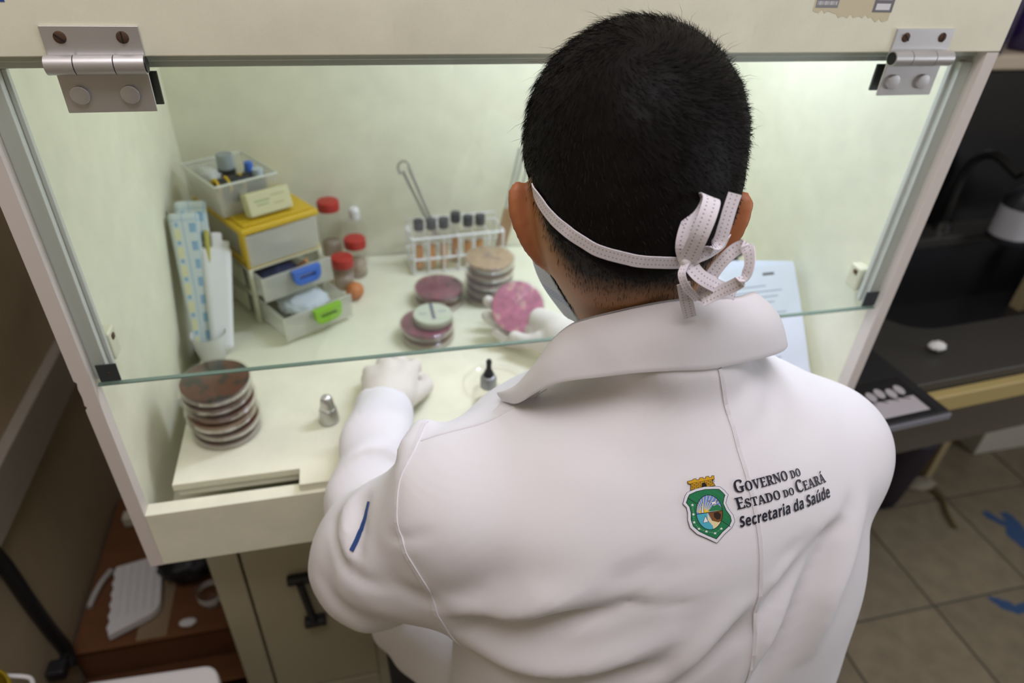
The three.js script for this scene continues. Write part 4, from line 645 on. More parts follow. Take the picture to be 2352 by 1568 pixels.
// --- head and neck
const HC = V(0.498, 1.281, 0.142), HROT = new THREE.Matrix4().makeRotationFromEuler(new THREE.Euler(-0.22, -0.24, 0.0, 'YXZ')).invert();   // world -> head: x right, y up, z to the back
const hr = HROT.elements;
function toHead(x, y, z) { x -= HC.x; y -= HC.y; z -= HC.z; return [hr[0] * x + hr[4] * y + hr[8] * z, hr[1] * x + hr[5] * y + hr[9] * z, hr[2] * x + hr[6] * y + hr[10] * z]; }
function skull(x, y, z) {
  const [a, b, c] = toHead(x, y, z);
  let d = ell(a, b - 0.004, c - 0.004, 0.0770, 0.094, 0.096);
  d = smin(d, ell(a, b + 0.03, c - 0.035, 0.060, 0.058, 0.052), 0.03);           // occiput
  d = smin(d, ell(a, b + 0.070, c + 0.040, 0.058, 0.052, 0.052), 0.03);          // jaw and face
  d = smin(d, ell(a, b + 0.055, c + 0.092, 0.014, 0.020, 0.018), 0.012);         // nose
  d = smin(d, cap(x, y, z, [0.494, 1.235, 0.166], [0.530, 1.125, 0.172], 0.054, 0.046), 0.03);
  return d;
}
function ear(x, y, z, s) {   // s = -1 left, 1 right
  const [a, b, c] = toHead(x, y, z), ox = a * s - 0.0670 - 0.28 * (b + 0.04), oy = b + 0.040, oz = c - 0.012;
  const ang = 0.92, fo = ox * Math.sin(ang) + oz * Math.cos(ang), th = ox * Math.cos(ang) - oz * Math.sin(ang);   // along the ear plate, across it
  const tl = 0.20, u = fo * Math.cos(tl) - oy * Math.sin(tl), v = fo * Math.sin(tl) + oy * Math.cos(tl);
  const bend = th - 6 * u * u * 0.5 + 0.002;
  let d = ell(u - 0.007, v, bend, 0.0160 - 0.10 * Math.max(0, -v) * 1.2, 0.0325, 0.0052);
  const ring = Math.hypot(Math.hypot((u - 0.007) / 0.0160, v / 0.0325) * 0.022 - 0.0205, bend - 0.0015) - 0.0036;
  d = smin(d, ring, 0.005);
  return d;
}
function headField(x, y, z) { return smin(smin(skull(x, y, z), ear(x, y, z, -1), 0.006), ear(x, y, z, 1), 0.006); }
// hair cover 0..1 in head space
function hairMask(a, b, c) {
  const az = Math.atan2(Math.abs(a), c), back = clamp(az / 1.55);           // 0 at the back, 1 at the ear
  let line = lerp(-0.086, -0.022, smooth(0.26, 0.80, back)); if (c < 0.004) line = lerp(-0.028, 0.05, smooth(0.0, -0.075, c));
  line += 0.004 * fbm(a * 60, b * 60, c * 60, 2);
  return smooth(line - 0.006, line + 0.042, b);
}
function beardMask(a, b, c) { return smooth(0.020, 0.0, c) * smooth(-0.032, -0.05, b) * smooth(-0.125, -0.105, b); }
const skin = phys(0xffffff, 0.55, { vertexColors: true, bumpMap: rep(paintBump, 60), bumpScale: 0.00012 });
const headGeo = relax(nets(headField, [0.39, 1.06, 0.01], [0.63, 1.42, 0.27], 0.003), 1);
// limbs and trunk under the clothes, hands inside the gloves
const innerGeo = nets((x, y, z) => {
  let d = torso(x, y, z) + 0.024; d = Math.max(d, y - 1.09);
  d = smin(d, cap(x, y, z, ARM.ls, ARM.le, 0.05, 0.042), 0.02); d = smin(d, cap(x, y, z, ARM.le, ARM.lw, 0.038, 0.024), 0.02); d = smin(d, cap(x, y, z, ARM.rs, ARM.re, 0.05, 0.042), 0.02); d = smin(d, cap(x, y, z, ARM.re, ARM.rw, 0.038, 0.024), 0.02);
  d = smin(d, cap(x, y, z, ARM.lw, [0.314, 0.876, -0.15], 0.022, 0.016), 0.01); d = smin(d, cap(x, y, z, ARM.rw, [0.572, 0.893, -0.20], 0.022, 0.016), 0.01);
  d = smin(d, cap(x, y, z, [0.512, 1.18, 0.170], [0.538, 1.05, 0.185], 0.042, 0.042), 0.02);
  for (const [h, k, f] of [[[0.47, 0.60, 0.20], [0.335, 0.585, 0.03], [0.345, 0.08, 0.06]], [[0.63, 0.60, 0.20], [0.70, 0.585, 0.0], [0.69, 0.08, 0.02]]]) { d = smin(d, cap(x, y, z, h, k, 0.07, 0.055), 0.02); d = smin(d, cap(x, y, z, k, f, 0.052, 0.038), 0.02); }
  return d;
}, [0.18, 0.03, -0.25], [0.90, 1.22, 0.38], 0.012);
function skinColor(geo, head) {
  const p = geo.attributes.position, col = new Float32Array(p.count * 3);
  for (let i = 0; i < p.count; i++) {
    const x = p.getX(i), y = p.getY(i), z = p.getZ(i), [a, b, c] = toHead(x, y, z); let r = 0.41, g = 0.195, bl = 0.082; const n = 1 + 0.12 * fbm(x * 60, y * 60, z * 60, 3); r *= n; g *= n; bl *= n;
    if (head) { const er = Math.min(ear(x, y, z, -1), ear(x, y, z, 1)); const e = smooth(0.002, 0, er); r = lerp(r, 0.43, e); g = lerp(g, 0.155, e); bl = lerp(bl, 0.058, e);
      const spk = 0.75 + 0.5 * fbm(x * 260, y * 260, z * 260, 2); let h = Math.max(hairMask(a, b, c), beardMask(a, b, c) * 0.85) * (1 - e); h = clamp(h * 1.15 * spk + h * h * 0.6); r = lerp(r, 0.014, h); g = lerp(g, 0.011, h); bl = lerp(bl, 0.010, h); }
    col[i * 3] = r; col[i * 3 + 1] = g; col[i * 3 + 2] = bl;
  }
  geo.setAttribute('color', new THREE.BufferAttribute(col, 3)); const uv = geo.attributes.uv; for (let i = 0; i < p.count; i++) uv.setXY(i, p.getX(i) + p.getZ(i), p.getY(i)); geo.computeVertexNormals(); return geo;
}
part('body', mergeGeometries([skinColor(headGeo, true), skinColor(innerGeo, false)]), skin, person, 'brown skin of neck and ears');

// --- hair: a dense base and many strands
const hairThick = (a, b, c) => { const top = smooth(-0.02, 0.085, b); return lerp(0.0035, 0.013, top) * smooth(0.35, 1.0, hairMask(a, b, c)) - 0.004 * (1 - smooth(0.25, 0.75, hairMask(a, b, c))); };
function hairField(x, y, z) { const [a, b, c] = toHead(x, y, z); return skull(x, y, z) - hairThick(a, b, c) + 0.0016 * fbm(x * 60, y * 60, z * 60, 2); }
const hairMat = phys(rgb(0.007, 0.0058, 0.005), 0.55, { specularIntensity: 0.2 });
const hairGeo = relax(nets((x, y, z) => { const [a, b, c] = toHead(x, y, z); return Math.max(hairField(x, y, z), -(skull(x, y, z) + 0.006), -(b + 0.060 - 0.03 * smooth(0.0, 0.08, Math.abs(a)))); }, [0.40, 1.19, 0.02], [0.62, 1.43, 0.27], 0.003), 1);
const hair = part('hair', hairGeo, hairMat, person, 'short black hair');
{
  const crown = V(-0.012, 0.078, 0.062), pos = [], nor = [], uv = [], cW = new THREE.Matrix4().copy(HROT).invert();
  const toWorldDir = (v) => v.transformDirection(cW);
  function strand(root, dir, bend, len, w) {
    const side = V(rnd() - 0.5, rnd() - 0.5, rnd() - 0.5).cross(dir).normalize(); const A = root, B = root.clone().addScaledVector(dir, len * 0.5), C = B.clone().addScaledVector(dir.clone().addScaledVector(bend, 0.8).normalize(), len * 0.5), n = side.clone().cross(dir).normalize();
    const q = (p, s, k) => p.clone().addScaledVector(side, s * w * k);
    const v = [q(A, -1, 1), q(A, 1, 1), q(B, -1, 0.8), q(B, 1, 0.8), C]; for (const t of [[0, 1, 2], [1, 3, 2], [2, 3, 4]]) for (const k of t) { pos.push(v[k].x, v[k].y, v[k].z); nor.push(n.x, n.y, n.z); uv.push(0, 0); }
  }
  function scatter(geo, count, fn) {
    const p = geo.attributes.position, ix = geo.index.array, T = ix.length / 3, cum = new Float32Array(T); let s = 0; const a = V(), b = V(), c = V();
    for (let t = 0; t < T; t++) { a.fromBufferAttribute(p, ix[t * 3]); b.fromBufferAttribute(p, ix[t * 3 + 1]); c.fromBufferAttribute(p, ix[t * 3 + 2]); s += b.sub(a).cross(c.sub(a)).length(); cum[t] = s; }
    for (let k = 0; k < count; k++) { const r = rnd() * s; let lo = 0, hi = T - 1; while (lo < hi) { const m = (lo + hi) >> 1; if (cum[m] < r) lo = m + 1; else hi = m; } let u = rnd(), v = rnd(); if (u + v > 1) { u = 1 - u; v = 1 - v; } a.fromBufferAttribute(p, ix[lo * 3]); b.fromBufferAttribute(p, ix[lo * 3 + 1]); c.fromBufferAttribute(p, ix[lo * 3 + 2]); fn(a.clone().addScaledVector(b.clone().sub(a), u).addScaledVector(c.clone().sub(a), v), b.clone().sub(a).cross(c.clone().sub(a)).normalize()); }
  }
  const flow = (h, n) => { // combed direction in world space: a whorl at the crown, falling down the sides
    const r = h.clone().sub(crown), sw = V(0, 0.75, 0.66).normalize().cross(r).normalize(), k = Math.exp(-r.lengthSq() / 0.0022); const d = r.normalize().multiplyScalar(1).addScaledVector(sw, 0.5 + 1.0 * k); const w = toWorldDir(d); w.addScaledVector(n, -w.dot(n)).normalize(); return w; };
  scatter(hairGeo, 46000, (P, n) => {
    const [a, b, c] = toHead(P.x, P.y, P.z), h = hairMask(a, b, c); if (skull(P.x, P.y, P.z) < -0.001 || h < 0.3) return;
    const top = smooth(-0.01, 0.08, b), clump = 0.45 * fbm(a * 70, b * 70, c * 70, 2), w = flow(V(a, b, c), n), j = V(rnd() - 0.5, rnd() - 0.5, rnd() - 0.5).multiplyScalar(0.7);
    const dir = w.addScaledVector(n, lerp(0.5, 0.30, top) + clump * 0.5 + rnd() * 0.15).add(j.multiplyScalar(0.8)).normalize(); strand(P.addScaledVector(n, -0.001), dir, n.clone().multiplyScalar(-0.5), lerp(0.0055, 0.013, top) * (0.6 + 0.7 * rnd()) * lerp(0.5, 1, h), 0.00017);
  });
  scatter(headGeo, 60000, (P, n) => {
    const [a, b, c] = toHead(P.x, P.y, P.z), h = hairMask(a, b, c), bd = beardMask(a, b, c); if (Math.min(ear(P.x, P.y, P.z, -1), ear(P.x, P.y, P.z, 1)) < 0.0005) return;
    const k = Math.max(h * (h < 0.97 ? 0.9 : 0), bd * 0.8); if (rnd() > k * 0.9) return; const w = V((rnd() - 0.5) * 0.5, -1, 0.15); w.addScaledVector(n, -w.dot(n)).normalize().addScaledVector(n, 0.35).add(V(rnd() - 0.5, rnd() - 0.5, rnd() - 0.5).multiplyScalar(0.3)).normalize(); strand(P, w, n.clone().multiplyScalar(-0.4), (0.0025 + 0.003 * rnd()) * (bd > h ? 1.2 : 1), 0.00013);
  });
  scatter(hairGeo, 260, (P, n) => { const [a, b, c] = toHead(P.x, P.y, P.z); if (b < 0.02 || skull(P.x, P.y, P.z) < 0) return; const w = flow(V(a, b, c), n).multiplyScalar(0.6).add(n).add(V(rnd() - 0.5, rnd() - 0.5, rnd() - 0.5)).normalize(); strand(P, w, V(rnd() - 0.5, -0.4, rnd() - 0.5), 0.010 + 0.012 * rnd(), 0.00011); });
  const g = new THREE.BufferGeometry(); g.setAttribute('position', new THREE.Float32BufferAttribute(pos, 3)); g.setAttribute('normal', new THREE.Float32BufferAttribute(nor, 3)); g.setAttribute('uv', new THREE.Float32BufferAttribute(uv, 2));
  const s = part('hair_strands', g, hairMat, hair); s.userData.kind = 'stuff';
}

// --- mask and its ties
const maskTex = canvasTex(64, 64, (c) => { c.fillStyle = '#cdd7e6'; c.fillRect(0, 0, 64, 64); c.fillStyle = '#b4c3de'; c.fillRect(0, 0, 64, 22); c.fillStyle = '#dfe5ee'; for (let y = 4; y < 64; y += 8) for (let x = 4; x < 64; x += 8) c.fillRect(x, y, 3, 3); });
const maskGeo = relax(nets((x, y, z) => { const [a, b, c] = toHead(x, y, z), s = skull(x, y, z); const q = c + 0.026 + 0.30 * (b + 0.05), off = 0.002 + 0.010 * smooth(0, -0.03, q), sh = Math.max(s - off, -(s + 0.003)); return Math.max(sh, q, b + 0.010, -(b + 0.130)); }, [0.40, 1.12, -0.02], [0.61, 1.30, 0.20], 0.0020), 1);
{ const p = maskGeo.attributes.position, uv = maskGeo.attributes.uv; for (let i = 0; i < p.count; i++) uv.setXY(i, p.getZ(i) * 40, p.getY(i) * 40); }
const mask = part('face_mask', maskGeo, mat(0xffffff, 0.8, { map: maskTex }), person, 'pale blue surgical mask');
const tieTex = canvasTex(64, 64, (c) => { c.fillStyle = '#f2eff2'; c.fillRect(0, 0, 64, 64); c.fillStyle = '#8e8a90'; for (const x of [17, 43]) for (let y = 8; y < 64; y += 32) { c.beginPath(); c.ellipse(x, y + 8, 3.2, 5, 0, 0, 7); c.fill(); } }); tieTex.repeat.set(1, 190);
const tie = mat(rgb(0.86, 0.84, 0.86), 0.75, { map: tieTex });
const hf2 = (x, y, z) => Math.min(hairField(x, y, z), skull(x, y, z));
function strap(pts, w, off = 0.0016, n = 50) { const P = curvePts(pts, n).map((p) => snap(hf2, p.toArray(), off)); return part('mask_tie', ribbon(P, P.map((p) => grad(hf2, p, 0.004)), w, 0.0009), tie, mask); }
function freeTie(pts, w, sides, n = 48) {   // sides: across the band, spread evenly along it
  const P = curvePts(pts, n), C = new THREE.CatmullRomCurve3(sides.map((f) => V(...f)));
  return part('mask_tie', ribbon(P, P.map((p, i) => { const t = P[Math.min(n, i + 1)].clone().sub(P[Math.max(0, i - 1)]).normalize(); return C.getPoint(i / n).cross(t).normalize(); }), w, 0.0008), tie, mask);
}
const knotAt = [0.4992, 1.2637, 0.2523];
strap([[0.4129, 1.2851, 0.1698], [0.4136, 1.2826, 0.182], [0.4187, 1.2768, 0.197], [0.4285, 1.271, 0.2159], [0.4426, 1.2655, 0.2312], [0.4613, 1.2624, 0.2405], [0.4811, 1.2611, 0.2461], [0.4976, 1.2597, 0.2453]], 0.0088);
strap([[0.5053, 1.2605, 0.2455], [0.5167, 1.2613, 0.2417], [0.5296, 1.263, 0.2351], [0.5436, 1.264, 0.2256]], 0.0070);
freeTie([[0.4989, 1.2639, 0.2527], [0.4953, 1.2743, 0.2518], [0.4974, 1.2866, 0.2485], [0.5034, 1.2965, 0.2443], [0.5074, 1.3026, 0.2435], [0.5082, 1.3058, 0.2464], [0.5076, 1.3059, 0.2513], [0.5036, 1.2994, 0.2574], [0.4996, 1.2873, 0.26], [0.4976, 1.2662, 0.2557]], 0.0118, [[0.824, -0.148, 0.457], [0.846, -0.205, 0.378], [0.859, -0.254, 0.416], [0.859, -0.254, 0.416], [0.859, -0.254, 0.416], [0.824, -0.148, 0.457]]);
freeTie([[0.4989, 1.2639, 0.254], [0.5076, 1.2714, 0.2572], [0.5151, 1.2791, 0.2587], [0.5172, 1.2897, 0.2579], [0.5193, 1.3006, 0.2557], [0.5219, 1.3101, 0.2534]], 0.0085, [[0.314, 0.922, -0.202], [0.437, 0.8, 0.172], [0.861, -0.007, 0.491], [0.899, -0.162, 0.361], [0.899, -0.162, 0.361]]);
freeTie([[0.5121, 1.2343, 0.2574], [0.5149, 1.2522, 0.2592], [0.521, 1.2666, 0.2605], [0.5273, 1.2753, 0.2623], [0.5301, 1.2789, 0.2667], [0.5299, 1.2772, 0.273], [0.5281, 1.2701, 0.2789], [0.5258, 1.2611, 0.2784], [0.5206, 1.2489, 0.2694], [0.5113, 1.2369, 0.2617]], 0.0085, [[0.778, -0.371, 0.479], [0.719, -0.456, 0.524], [0.484, -0.571, 0.67], [0.285, 0.234, 0.918], [0.258, 0.606, 0.744], [0.133, 0.925, 0.125], [0.336, 0.865, -0.282]]);
freeTie([[0.4981, 1.2639, 0.2538], [0.4933, 1.2581, 0.2592], [0.4962, 1.2503, 0.2618], [0.509, 1.237, 0.2597]], 0.0052, [[0.53, 0.432, 0.716], [0.68, 0.404, 0.524], [0.705, 0.719, -0.076]]);
freeTie([[0.4995, 1.2635, 0.2544], [0.5048, 1.2571, 0.2605], [0.5174, 1.2495, 0.2631], [0.5364, 1.2399, 0.2613]], 0.0095, [[0.598, 0.633, -0.043], [0.612, 0.68, -0.326], [0.476, 0.755, -0.417]]);
freeTie([[0.4966, 1.25, 0.2583], [0.502, 1.2359, 0.2573], [0.5101, 1.2189, 0.2542]], 0.0090, [[0.967, 0.167, 0.142], [0.967, 0.167, 0.142]]);
{ const g = mergeVertices(new THREE.IcosahedronGeometry(1, 3)), p = g.attributes.position; for (let i = 0; i < p.count; i++) { const n = 1 + 0.25 * fbm(p.getX(i) * 2, p.getY(i) * 2, p.getZ(i) * 2, 2); p.setXYZ(i, knotAt[0] + p.getX(i) * 0.0052 * n, knotAt[1] + p.getY(i) * 0.0062 * n, knotAt[2] + p.getZ(i) * 0.0045 * n); } g.computeVertexNormals(); part('knot', g, mat(rgb(0.86, 0.84, 0.86), 0.75), mask); }

// --- gloves
function handGeo(parts, min, max) { return relax(nets((x, y, z) => { let d = 1; for (const chain of parts) { let f = 1; for (let i = 0; i < chain.length - 1; i++) f = smin(f, cap(x, y, z, chain[i], chain[i + 1], chain[i][3], chain[i + 1][3]), 0.004); d = smin(d, f, 0.005); } return d; }, min, max, 0.003), 1); }
const glove = phys(rgb(0.72, 0.67, 0.60), 0.6, { transmission: 0.0, bumpMap: rep(paintBump, 25), bumpScale: 0.0004 });
part('glove', handGeo([
  [[0.303, 0.889, -0.060, 0.030], [0.305, 0.886, -0.09, 0.027], [0.310, 0.882, -0.115, 0.029]],
  [[0.300, 0.882, -0.105, 0.026], [0.296, 0.880, -0.150, 0.019]], [[0.322, 0.882, -0.105, 0.025], [0.337, 0.880, -0.155, 0.020]], [[0.310, 0.884, -0.11, 0.024], [0.316, 0.884, -0.158, 0.020]],
  [[0.290, 0.878, -0.152, 0.012], [0.290, 0.868, -0.182, 0.0105], [0.300, 0.855, -0.186, 0.0095], [0.308, 0.853, -0.168, 0.009]],
  [[0.308, 0.881, -0.160, 0.012], [0.311, 0.871, -0.196, 0.011], [0.318, 0.856, -0.199, 0.010], [0.322, 0.853, -0.178, 0.0095]],
  [[0.325, 0.881, -0.160, 0.012], [0.333, 0.872, -0.197, 0.011], [0.338, 0.856, -0.198, 0.010], [0.338, 0.853, -0.178, 0.0095]],
  [[0.340, 0.878, -0.155, 0.0115], [0.354, 0.870, -0.186, 0.0105], [0.356, 0.856, -0.186, 0.0095], [0.352, 0.853, -0.17, 0.009]],
  [[0.330, 0.874, -0.105, 0.016], [0.352, 0.866, -0.128, 0.0125], [0.366, 0.858, -0.150, 0.0105], [0.366, 0.855, -0.168, 0.0095]],
], [0.25, 0.835, -0.23], [0.40, 0.93, -0.025]), glove, person, 'white latex glove on the left hand');
part('glove', handGeo([
  [[0.612, 0.900, -0.145, 0.029], [0.596, 0.899, -0.165, 0.028], [0.578, 0.895, -0.188, 0.028]],
  [[0.582, 0.890, -0.178, 0.024], [0.552, 0.880, -0.198, 0.018]], [[0.578, 0.900, -0.20, 0.024], [0.556, 0.898, -0.235, 0.017]],
  [[0.552, 0.878, -0.205, 0.0115], [0.528, 0.862, -0.228, 0.0105], [0.508, 0.858, -0.240, 0.0095], [0.492, 0.870, -0.250, 0.009]],
  [[0.556, 0.886, -0.222, 0.0115], [0.530, 0.870, -0.252, 0.0105], [0.500, 0.872, -0.268, 0.010], [0.480, 0.888, -0.272, 0.0092]],
  [[0.558, 0.895, -0.232, 0.0115], [0.540, 0.882, -0.270, 0.0105], [0.512, 0.884, -0.292, 0.010], [0.488, 0.898, -0.300, 0.0092]],
  [[0.562, 0.902, -0.236, 0.011], [0.556, 0.892, -0.280, 0.010], [0.536, 0.890, -0.305, 0.0095], [0.512, 0.898, -0.318, 0.009]],
  [[0.578, 0.895, -0.180, 0.015], [0.556, 0.884, -0.192, 0.0125], [0.532, 0.876, -0.208, 0.0105], [0.514, 0.878, -0.222, 0.0095]],
], [0.455, 0.84, -0.34], [0.66, 0.945, -0.11]), glove, person, 'white latex glove on the right hand');
{ // the pink dish held in the right hand, turned to the light
  const d = petri([0.527, 0.905, -0.262], AG.pink, 'pink petri dish held up in the right gloved hand', 'held dish'); delete d.userData.group;
  d.quaternion.setFromUnitVectors(V(0, 1, 0), V(-0.22, 0.55, 0.80).normalize());
}
// trousers, shoes, lab stool under the person
{
  const tr = mat(rgb(0.02, 0.02, 0.025), 0.8);
  part('trousers', relax(nets((x, y, z) => { let d = 1; for (const [k, f] of [[[0.335, 0.585, 0.03], [0.345, 0.09, 0.06]], [[0.70, 0.585, 0.0], [0.69, 0.09, 0.02]]]) d = Math.min(d, cap(x, y, z, k, f, 0.066, 0.055)); return d; }, [0.24, 0.02, -0.1], [0.80, 0.68, 0.16], 0.012), 1), tr, person);
  for (const [x, z] of [[0.345, 0.03], [0.69, -0.01]]) part('shoe', new THREE.SphereGeometry(1, 24, 16).scale(0.05, 0.05, 0.12).translate(x, 0.05, z), M.black, person);
  const st = thing('lab_stool', 'round black lab stool under the seated person', 'stool', [0.55, 0, 0.20]);
  part('seat', lathe([[0, 0.445], [0.17, 0.445], [0.185, 0.46], [0.185, 0.49], [0.17, 0.50], [0, 0.503]], 48), M.black, st); part('column', cyl(0.025, 0.025, 0.40).translate(0, 0.06, 0), M.steel, st); part('base', lathe([[0, 0], [0.20, 0], [0.20, 0.02], [0.03, 0.065], [0, 0.065]], 40), M.steel, st);
}

// --- embroidery on the back, badge on the sleeve

{
  const E = [[0.5059, 1.0958, 0.2912], [0.6484, 1.0896, 0.2754], [0.5149, 1.0495, 0.3187], [0.6626, 1.0363, 0.3033]].map((p) => V(...p)), CW = 1392, CH = 624;
  const cv = document.createElement('canvas'); cv.width = CW; cv.height = CH; const c = cv.getContext('2d'), k = 4;
  c.setTransform(k * 0.977 / 5.227, k * 0.2155 / 5.227, -k * 0.2155 / 5.227, k * 0.977 / 5.227, k * (-50 * 0.977 + 70 * 0.2155), k * (-50 * 0.2155 - 70 * 0.977));
  const poly = (pts, fill, line, lw = 5) => { c.beginPath(); pts.forEach(([x, y], i) => i ? c.lineTo(x, y) : c.moveTo(x, y)); c.closePath(); if (fill) { c.fillStyle = fill; c.fill(); } if (line) { c.strokeStyle = line; c.lineWidth = lw; c.lineJoin = 'round'; c.stroke(); } };
  const bez = (pts) => { const cc = new THREE.CatmullRomCurve3(pts.map(([x, y]) => V(x, y, 0)), true, 'centripetal').getPoints(120); return cc.map((p) => [p.x, p.y]); };
  // mural crown
  poly([[388, 388], [440, 372], [448, 358], [474, 352], [484, 368], [506, 360], [512, 340], [544, 334], [552, 350], [568, 346], [574, 324], [602, 318], [610, 334], [628, 330], [634, 312], [656, 310], [660, 350], [634, 366], [668, 424], [540, 450], [420, 494], [424, 420], [398, 414]], '#d9a514', '#2a1d08', 5);
  c.strokeStyle = '#3a2808'; c.lineWidth = 5; for (let r = 0; r < 5; r++) { c.beginPath(); c.moveTo(420, 412 + r * 18); c.lineTo(650, 352 + r * 18); c.stroke(); for (let i = 0; i < 6; i++) { const x = 436 + i * 40 + (r % 2) * 20, y = 408 + r * 18 - (x - 420) * 0.26; c.beginPath(); c.moveTo(x, y); c.lineTo(x + 2, y + 17); c.stroke(); } }
  poly([[530, 452], [532, 412], [548, 394], [566, 396], [580, 416], [584, 438]], '#1c1408');
  // shield
  const outer = [[352, 650], [372, 560], [392, 520], [470, 478], [560, 448], [650, 440], [712, 440], [760, 480], [792, 520], [780, 556], [768, 620], [800, 690], [850, 760], [866, 830], [840, 900], [770, 980], [698, 1092], [600, 1044], [500, 1000], [430, 930], [404, 840], [402, 760], [388, 690]];
  poly(outer, '#20242a', '#20242a', 20); poly(outer, '#e4e3ea', '#e4e3ea', 12);
  const inner = [[378, 636], [396, 572], [410, 540], [480, 500], [565, 472], [650, 464], [704, 462], [742, 496], [766, 526], [756, 560], [748, 622], [780, 700], [826, 770], [838, 826], [818, 884], [752, 960], [692, 1052], [604, 1016], [516, 972], [454, 914], [430, 836], [428, 756], [412, 684]];
  poly(inner, '#1c7a4a', '#15281f', 7);
  c.strokeStyle = '#2f9a62'; c.lineWidth = 3; for (let i = 0; i < 150; i++) { const x = 400 + (i * 73) % 420, y = 480 + (i * 131) % 560; c.save(); c.beginPath(); inner.forEach(([a, b], q) => q ? c.lineTo(a, b) : c.moveTo(a, b)); c.clip(); c.beginPath(); c.moveTo(x, y); c.lineTo(x + 22, y - 5); c.stroke(); c.restore(); }
  c.strokeStyle = '#0f2119'; c.lineWidth = 7; c.beginPath(); c.moveTo(390, 580); c.lineTo(480, 640); c.moveTo(745, 835); c.lineTo(832, 900); c.stroke();
  // oval field
  c.save(); c.beginPath(); c.ellipse(612, 738, 134, 206, -0.06, 0, 7); c.closePath(); c.fillStyle = '#6f8fd6'; c.fill(); c.clip();
  c.strokeStyle = '#efe29a'; c.lineWidth = 6; for (let a = -3.0; a < -0.1; a += 0.17) { c.beginPath(); c.moveTo(560, 750); c.lineTo(560 + 240 * Math.cos(a), 750 + 240 * Math.sin(a)); c.stroke(); }
  poly([[505, 752], [515, 715], [545, 735], [560, 690], [580, 720], [608, 700], [604, 745]], '#f2c834'); poly([[640, 660], [700, 640], [760, 700], [600, 725], [620, 690]], '#23814f'); poly([[530, 750], [536, 630], [548, 628], [556, 748]], '#ece8e0', '#22222a', 4);
  poly([[590, 600], [640, 610], [690, 590], [672, 616], [690, 640], [655, 632], [640, 660], [632, 622]], '#f4f4f8', '#22263a', 4);
  poly([[460, 770], [600, 742], [590, 830], [650, 900], [670, 960], [540, 960], [480, 860]], '#4fb3c6'); poly([[600, 742], [770, 700], [770, 840], [700, 870], [640, 830]], '#7c4f22'); poly([[590, 745], [640, 835], [705, 850], [740, 830], [720, 920], [660, 950], [650, 895], [596, 830]], '#e8dba6');
  poly([[655, 740], [700, 725], [732, 760], [722, 810], [690, 820], [660, 790]], '#2c190a'); poly([[570, 780], [604, 850], [552, 868]], '#f2f2f4', '#23283a', 4);
  c.restore(); c.strokeStyle = '#141a1c'; c.lineWidth = 7; c.beginPath(); c.ellipse(612, 738, 134, 206, -0.06, 0, 7); c.stroke(); c.beginPath(); c.moveTo(482, 768); c.lineTo(745, 705); c.stroke();
  // stars along the rim
  c.fillStyle = '#f0f1f2'; c.strokeStyle = '#e6e8ea'; c.lineWidth = 3; const star = [[440, 660], [452, 770], [462, 866], [512, 940], [588, 968], [676, 984], [738, 925]]; for (const [x, y] of star) { c.beginPath(); for (let i = 0; i < 10; i++) { const r = i % 2 ? 8 : 19, a = i * Math.PI / 5 - 1.5; c.lineTo(x + r * Math.cos(a), y + r * Math.sin(a)); } c.fill(); } c.setLineDash([14, 10]); c.beginPath(); star.forEach(([x, y], i) => i ? c.lineTo(x, y) : c.moveTo(x, y)); c.stroke(); c.setLineDash([]);
  // lettering
  function line(x, y, ang, len, runs, fam, skew = 0) { c.save(); c.translate(x, y); c.rotate(ang); let w = 0; for (const [t, s] of runs) { c.font = `bold ${s}px ${fam}`; w += c.measureText(t).width; } c.transform(len / w, 0, -skew, 1, 0, 0); let q = 0; c.fillStyle = '#17172a'; c.strokeStyle = '#17172a'; c.lineWidth = 2.5; for (const [t, s] of runs) { c.font = `bold ${s}px ${fam}`; c.fillText(t, q, 0); c.strokeText(t, q, 0); q += c.measureText(t).width; } c.restore(); }
  line(870, 500, -0.252, 790, [['G', 190], ['OVERNO ', 142], ['DO', 112]], 'serif'); line(896, 690, -0.277, 1112, [['E', 190], ['STADO ', 142], ['DO ', 112], ['C', 190], ['EARÁ', 142]], 'serif'); line(930, 900, -0.312, 1135, [['Secretaria da Saúde', 172]], 'sans-serif', 0.22);
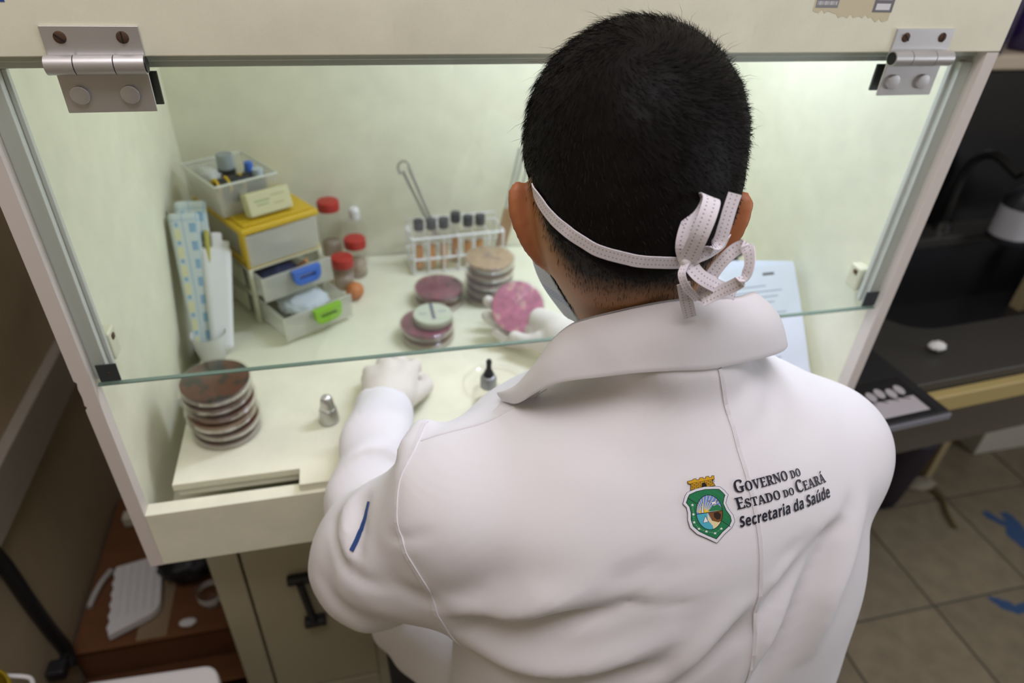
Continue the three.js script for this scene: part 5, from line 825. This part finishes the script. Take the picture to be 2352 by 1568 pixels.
  c.setTransform(1, 0, 0, 1, 0, 0);
  const im = c.getImageData(0, 0, CW, CH), al = document.createElement('canvas'); al.width = CW; al.height = CH; const ac = al.getContext('2d'), ai = ac.createImageData(CW, CH);
  for (let i = 0; i < im.data.length; i += 4) { const a = im.data[i + 3]; ai.data[i] = ai.data[i + 1] = ai.data[i + 2] = a; ai.data[i + 3] = 255; im.data[i + 3] = 255; if (a === 0) { im.data[i] = im.data[i + 1] = 40; im.data[i + 2] = 60; } } ac.putImageData(ai, 0, 0); c.putImageData(im, 0, 0);
  const tx = new THREE.CanvasTexture(cv), ta = new THREE.CanvasTexture(al); tx.colorSpace = THREE.SRGBColorSpace;
  const g = new THREE.PlaneGeometry(1, 1, 60, 30), p = g.attributes.position, uv = g.attributes.uv;
  for (let i = 0; i < p.count; i++) { const u = uv.getX(i), v = 1 - uv.getY(i), q = E[0].clone().multiplyScalar((1 - u) * (1 - v)).addScaledVector(E[1], u * (1 - v)).addScaledVector(E[2], (1 - u) * v).addScaledVector(E[3], u * v), sn = onCoat(snap(coatWithFolds, q.toArray(), 0), 0.0012)[0]; p.setXYZ(i, sn.x, sn.y, sn.z); }
  g.computeVertexNormals();
  const m = mat(0xffffff, 0.6, { map: tx, alphaMap: ta, transparent: true, bumpMap: ta, bumpScale: 0.0004 });
  part('embroidery', g, m, coat, 'embroidered green crest with dark lettering GOVERNO DO ESTADO DO CEARÁ');
  const bm = mat(rgb(0.02, 0.07, 0.25), 0.6); for (const pts of [[[0.2729, 0.9934, 0.1748], [0.2693, 0.9843, 0.1842], [0.266, 0.9769, 0.1924]], [[0.2661, 0.9778, 0.1917], [0.2627, 0.9687, 0.1974], [0.2595, 0.959, 0.1998]]]) { const P = curvePts(pts, 14).map((q) => onCoat(snap(coatField, q.toArray(), 0), 0.0012)); part('sleeve_badge', ribbon(P.map((q) => q[0]), P.map((q) => q[1]), 0.0042, 0.0010), bm, coat, 'blue embroidered mark on the sleeve'); }
}


setup(scene);
renderer.render(scene, camera);
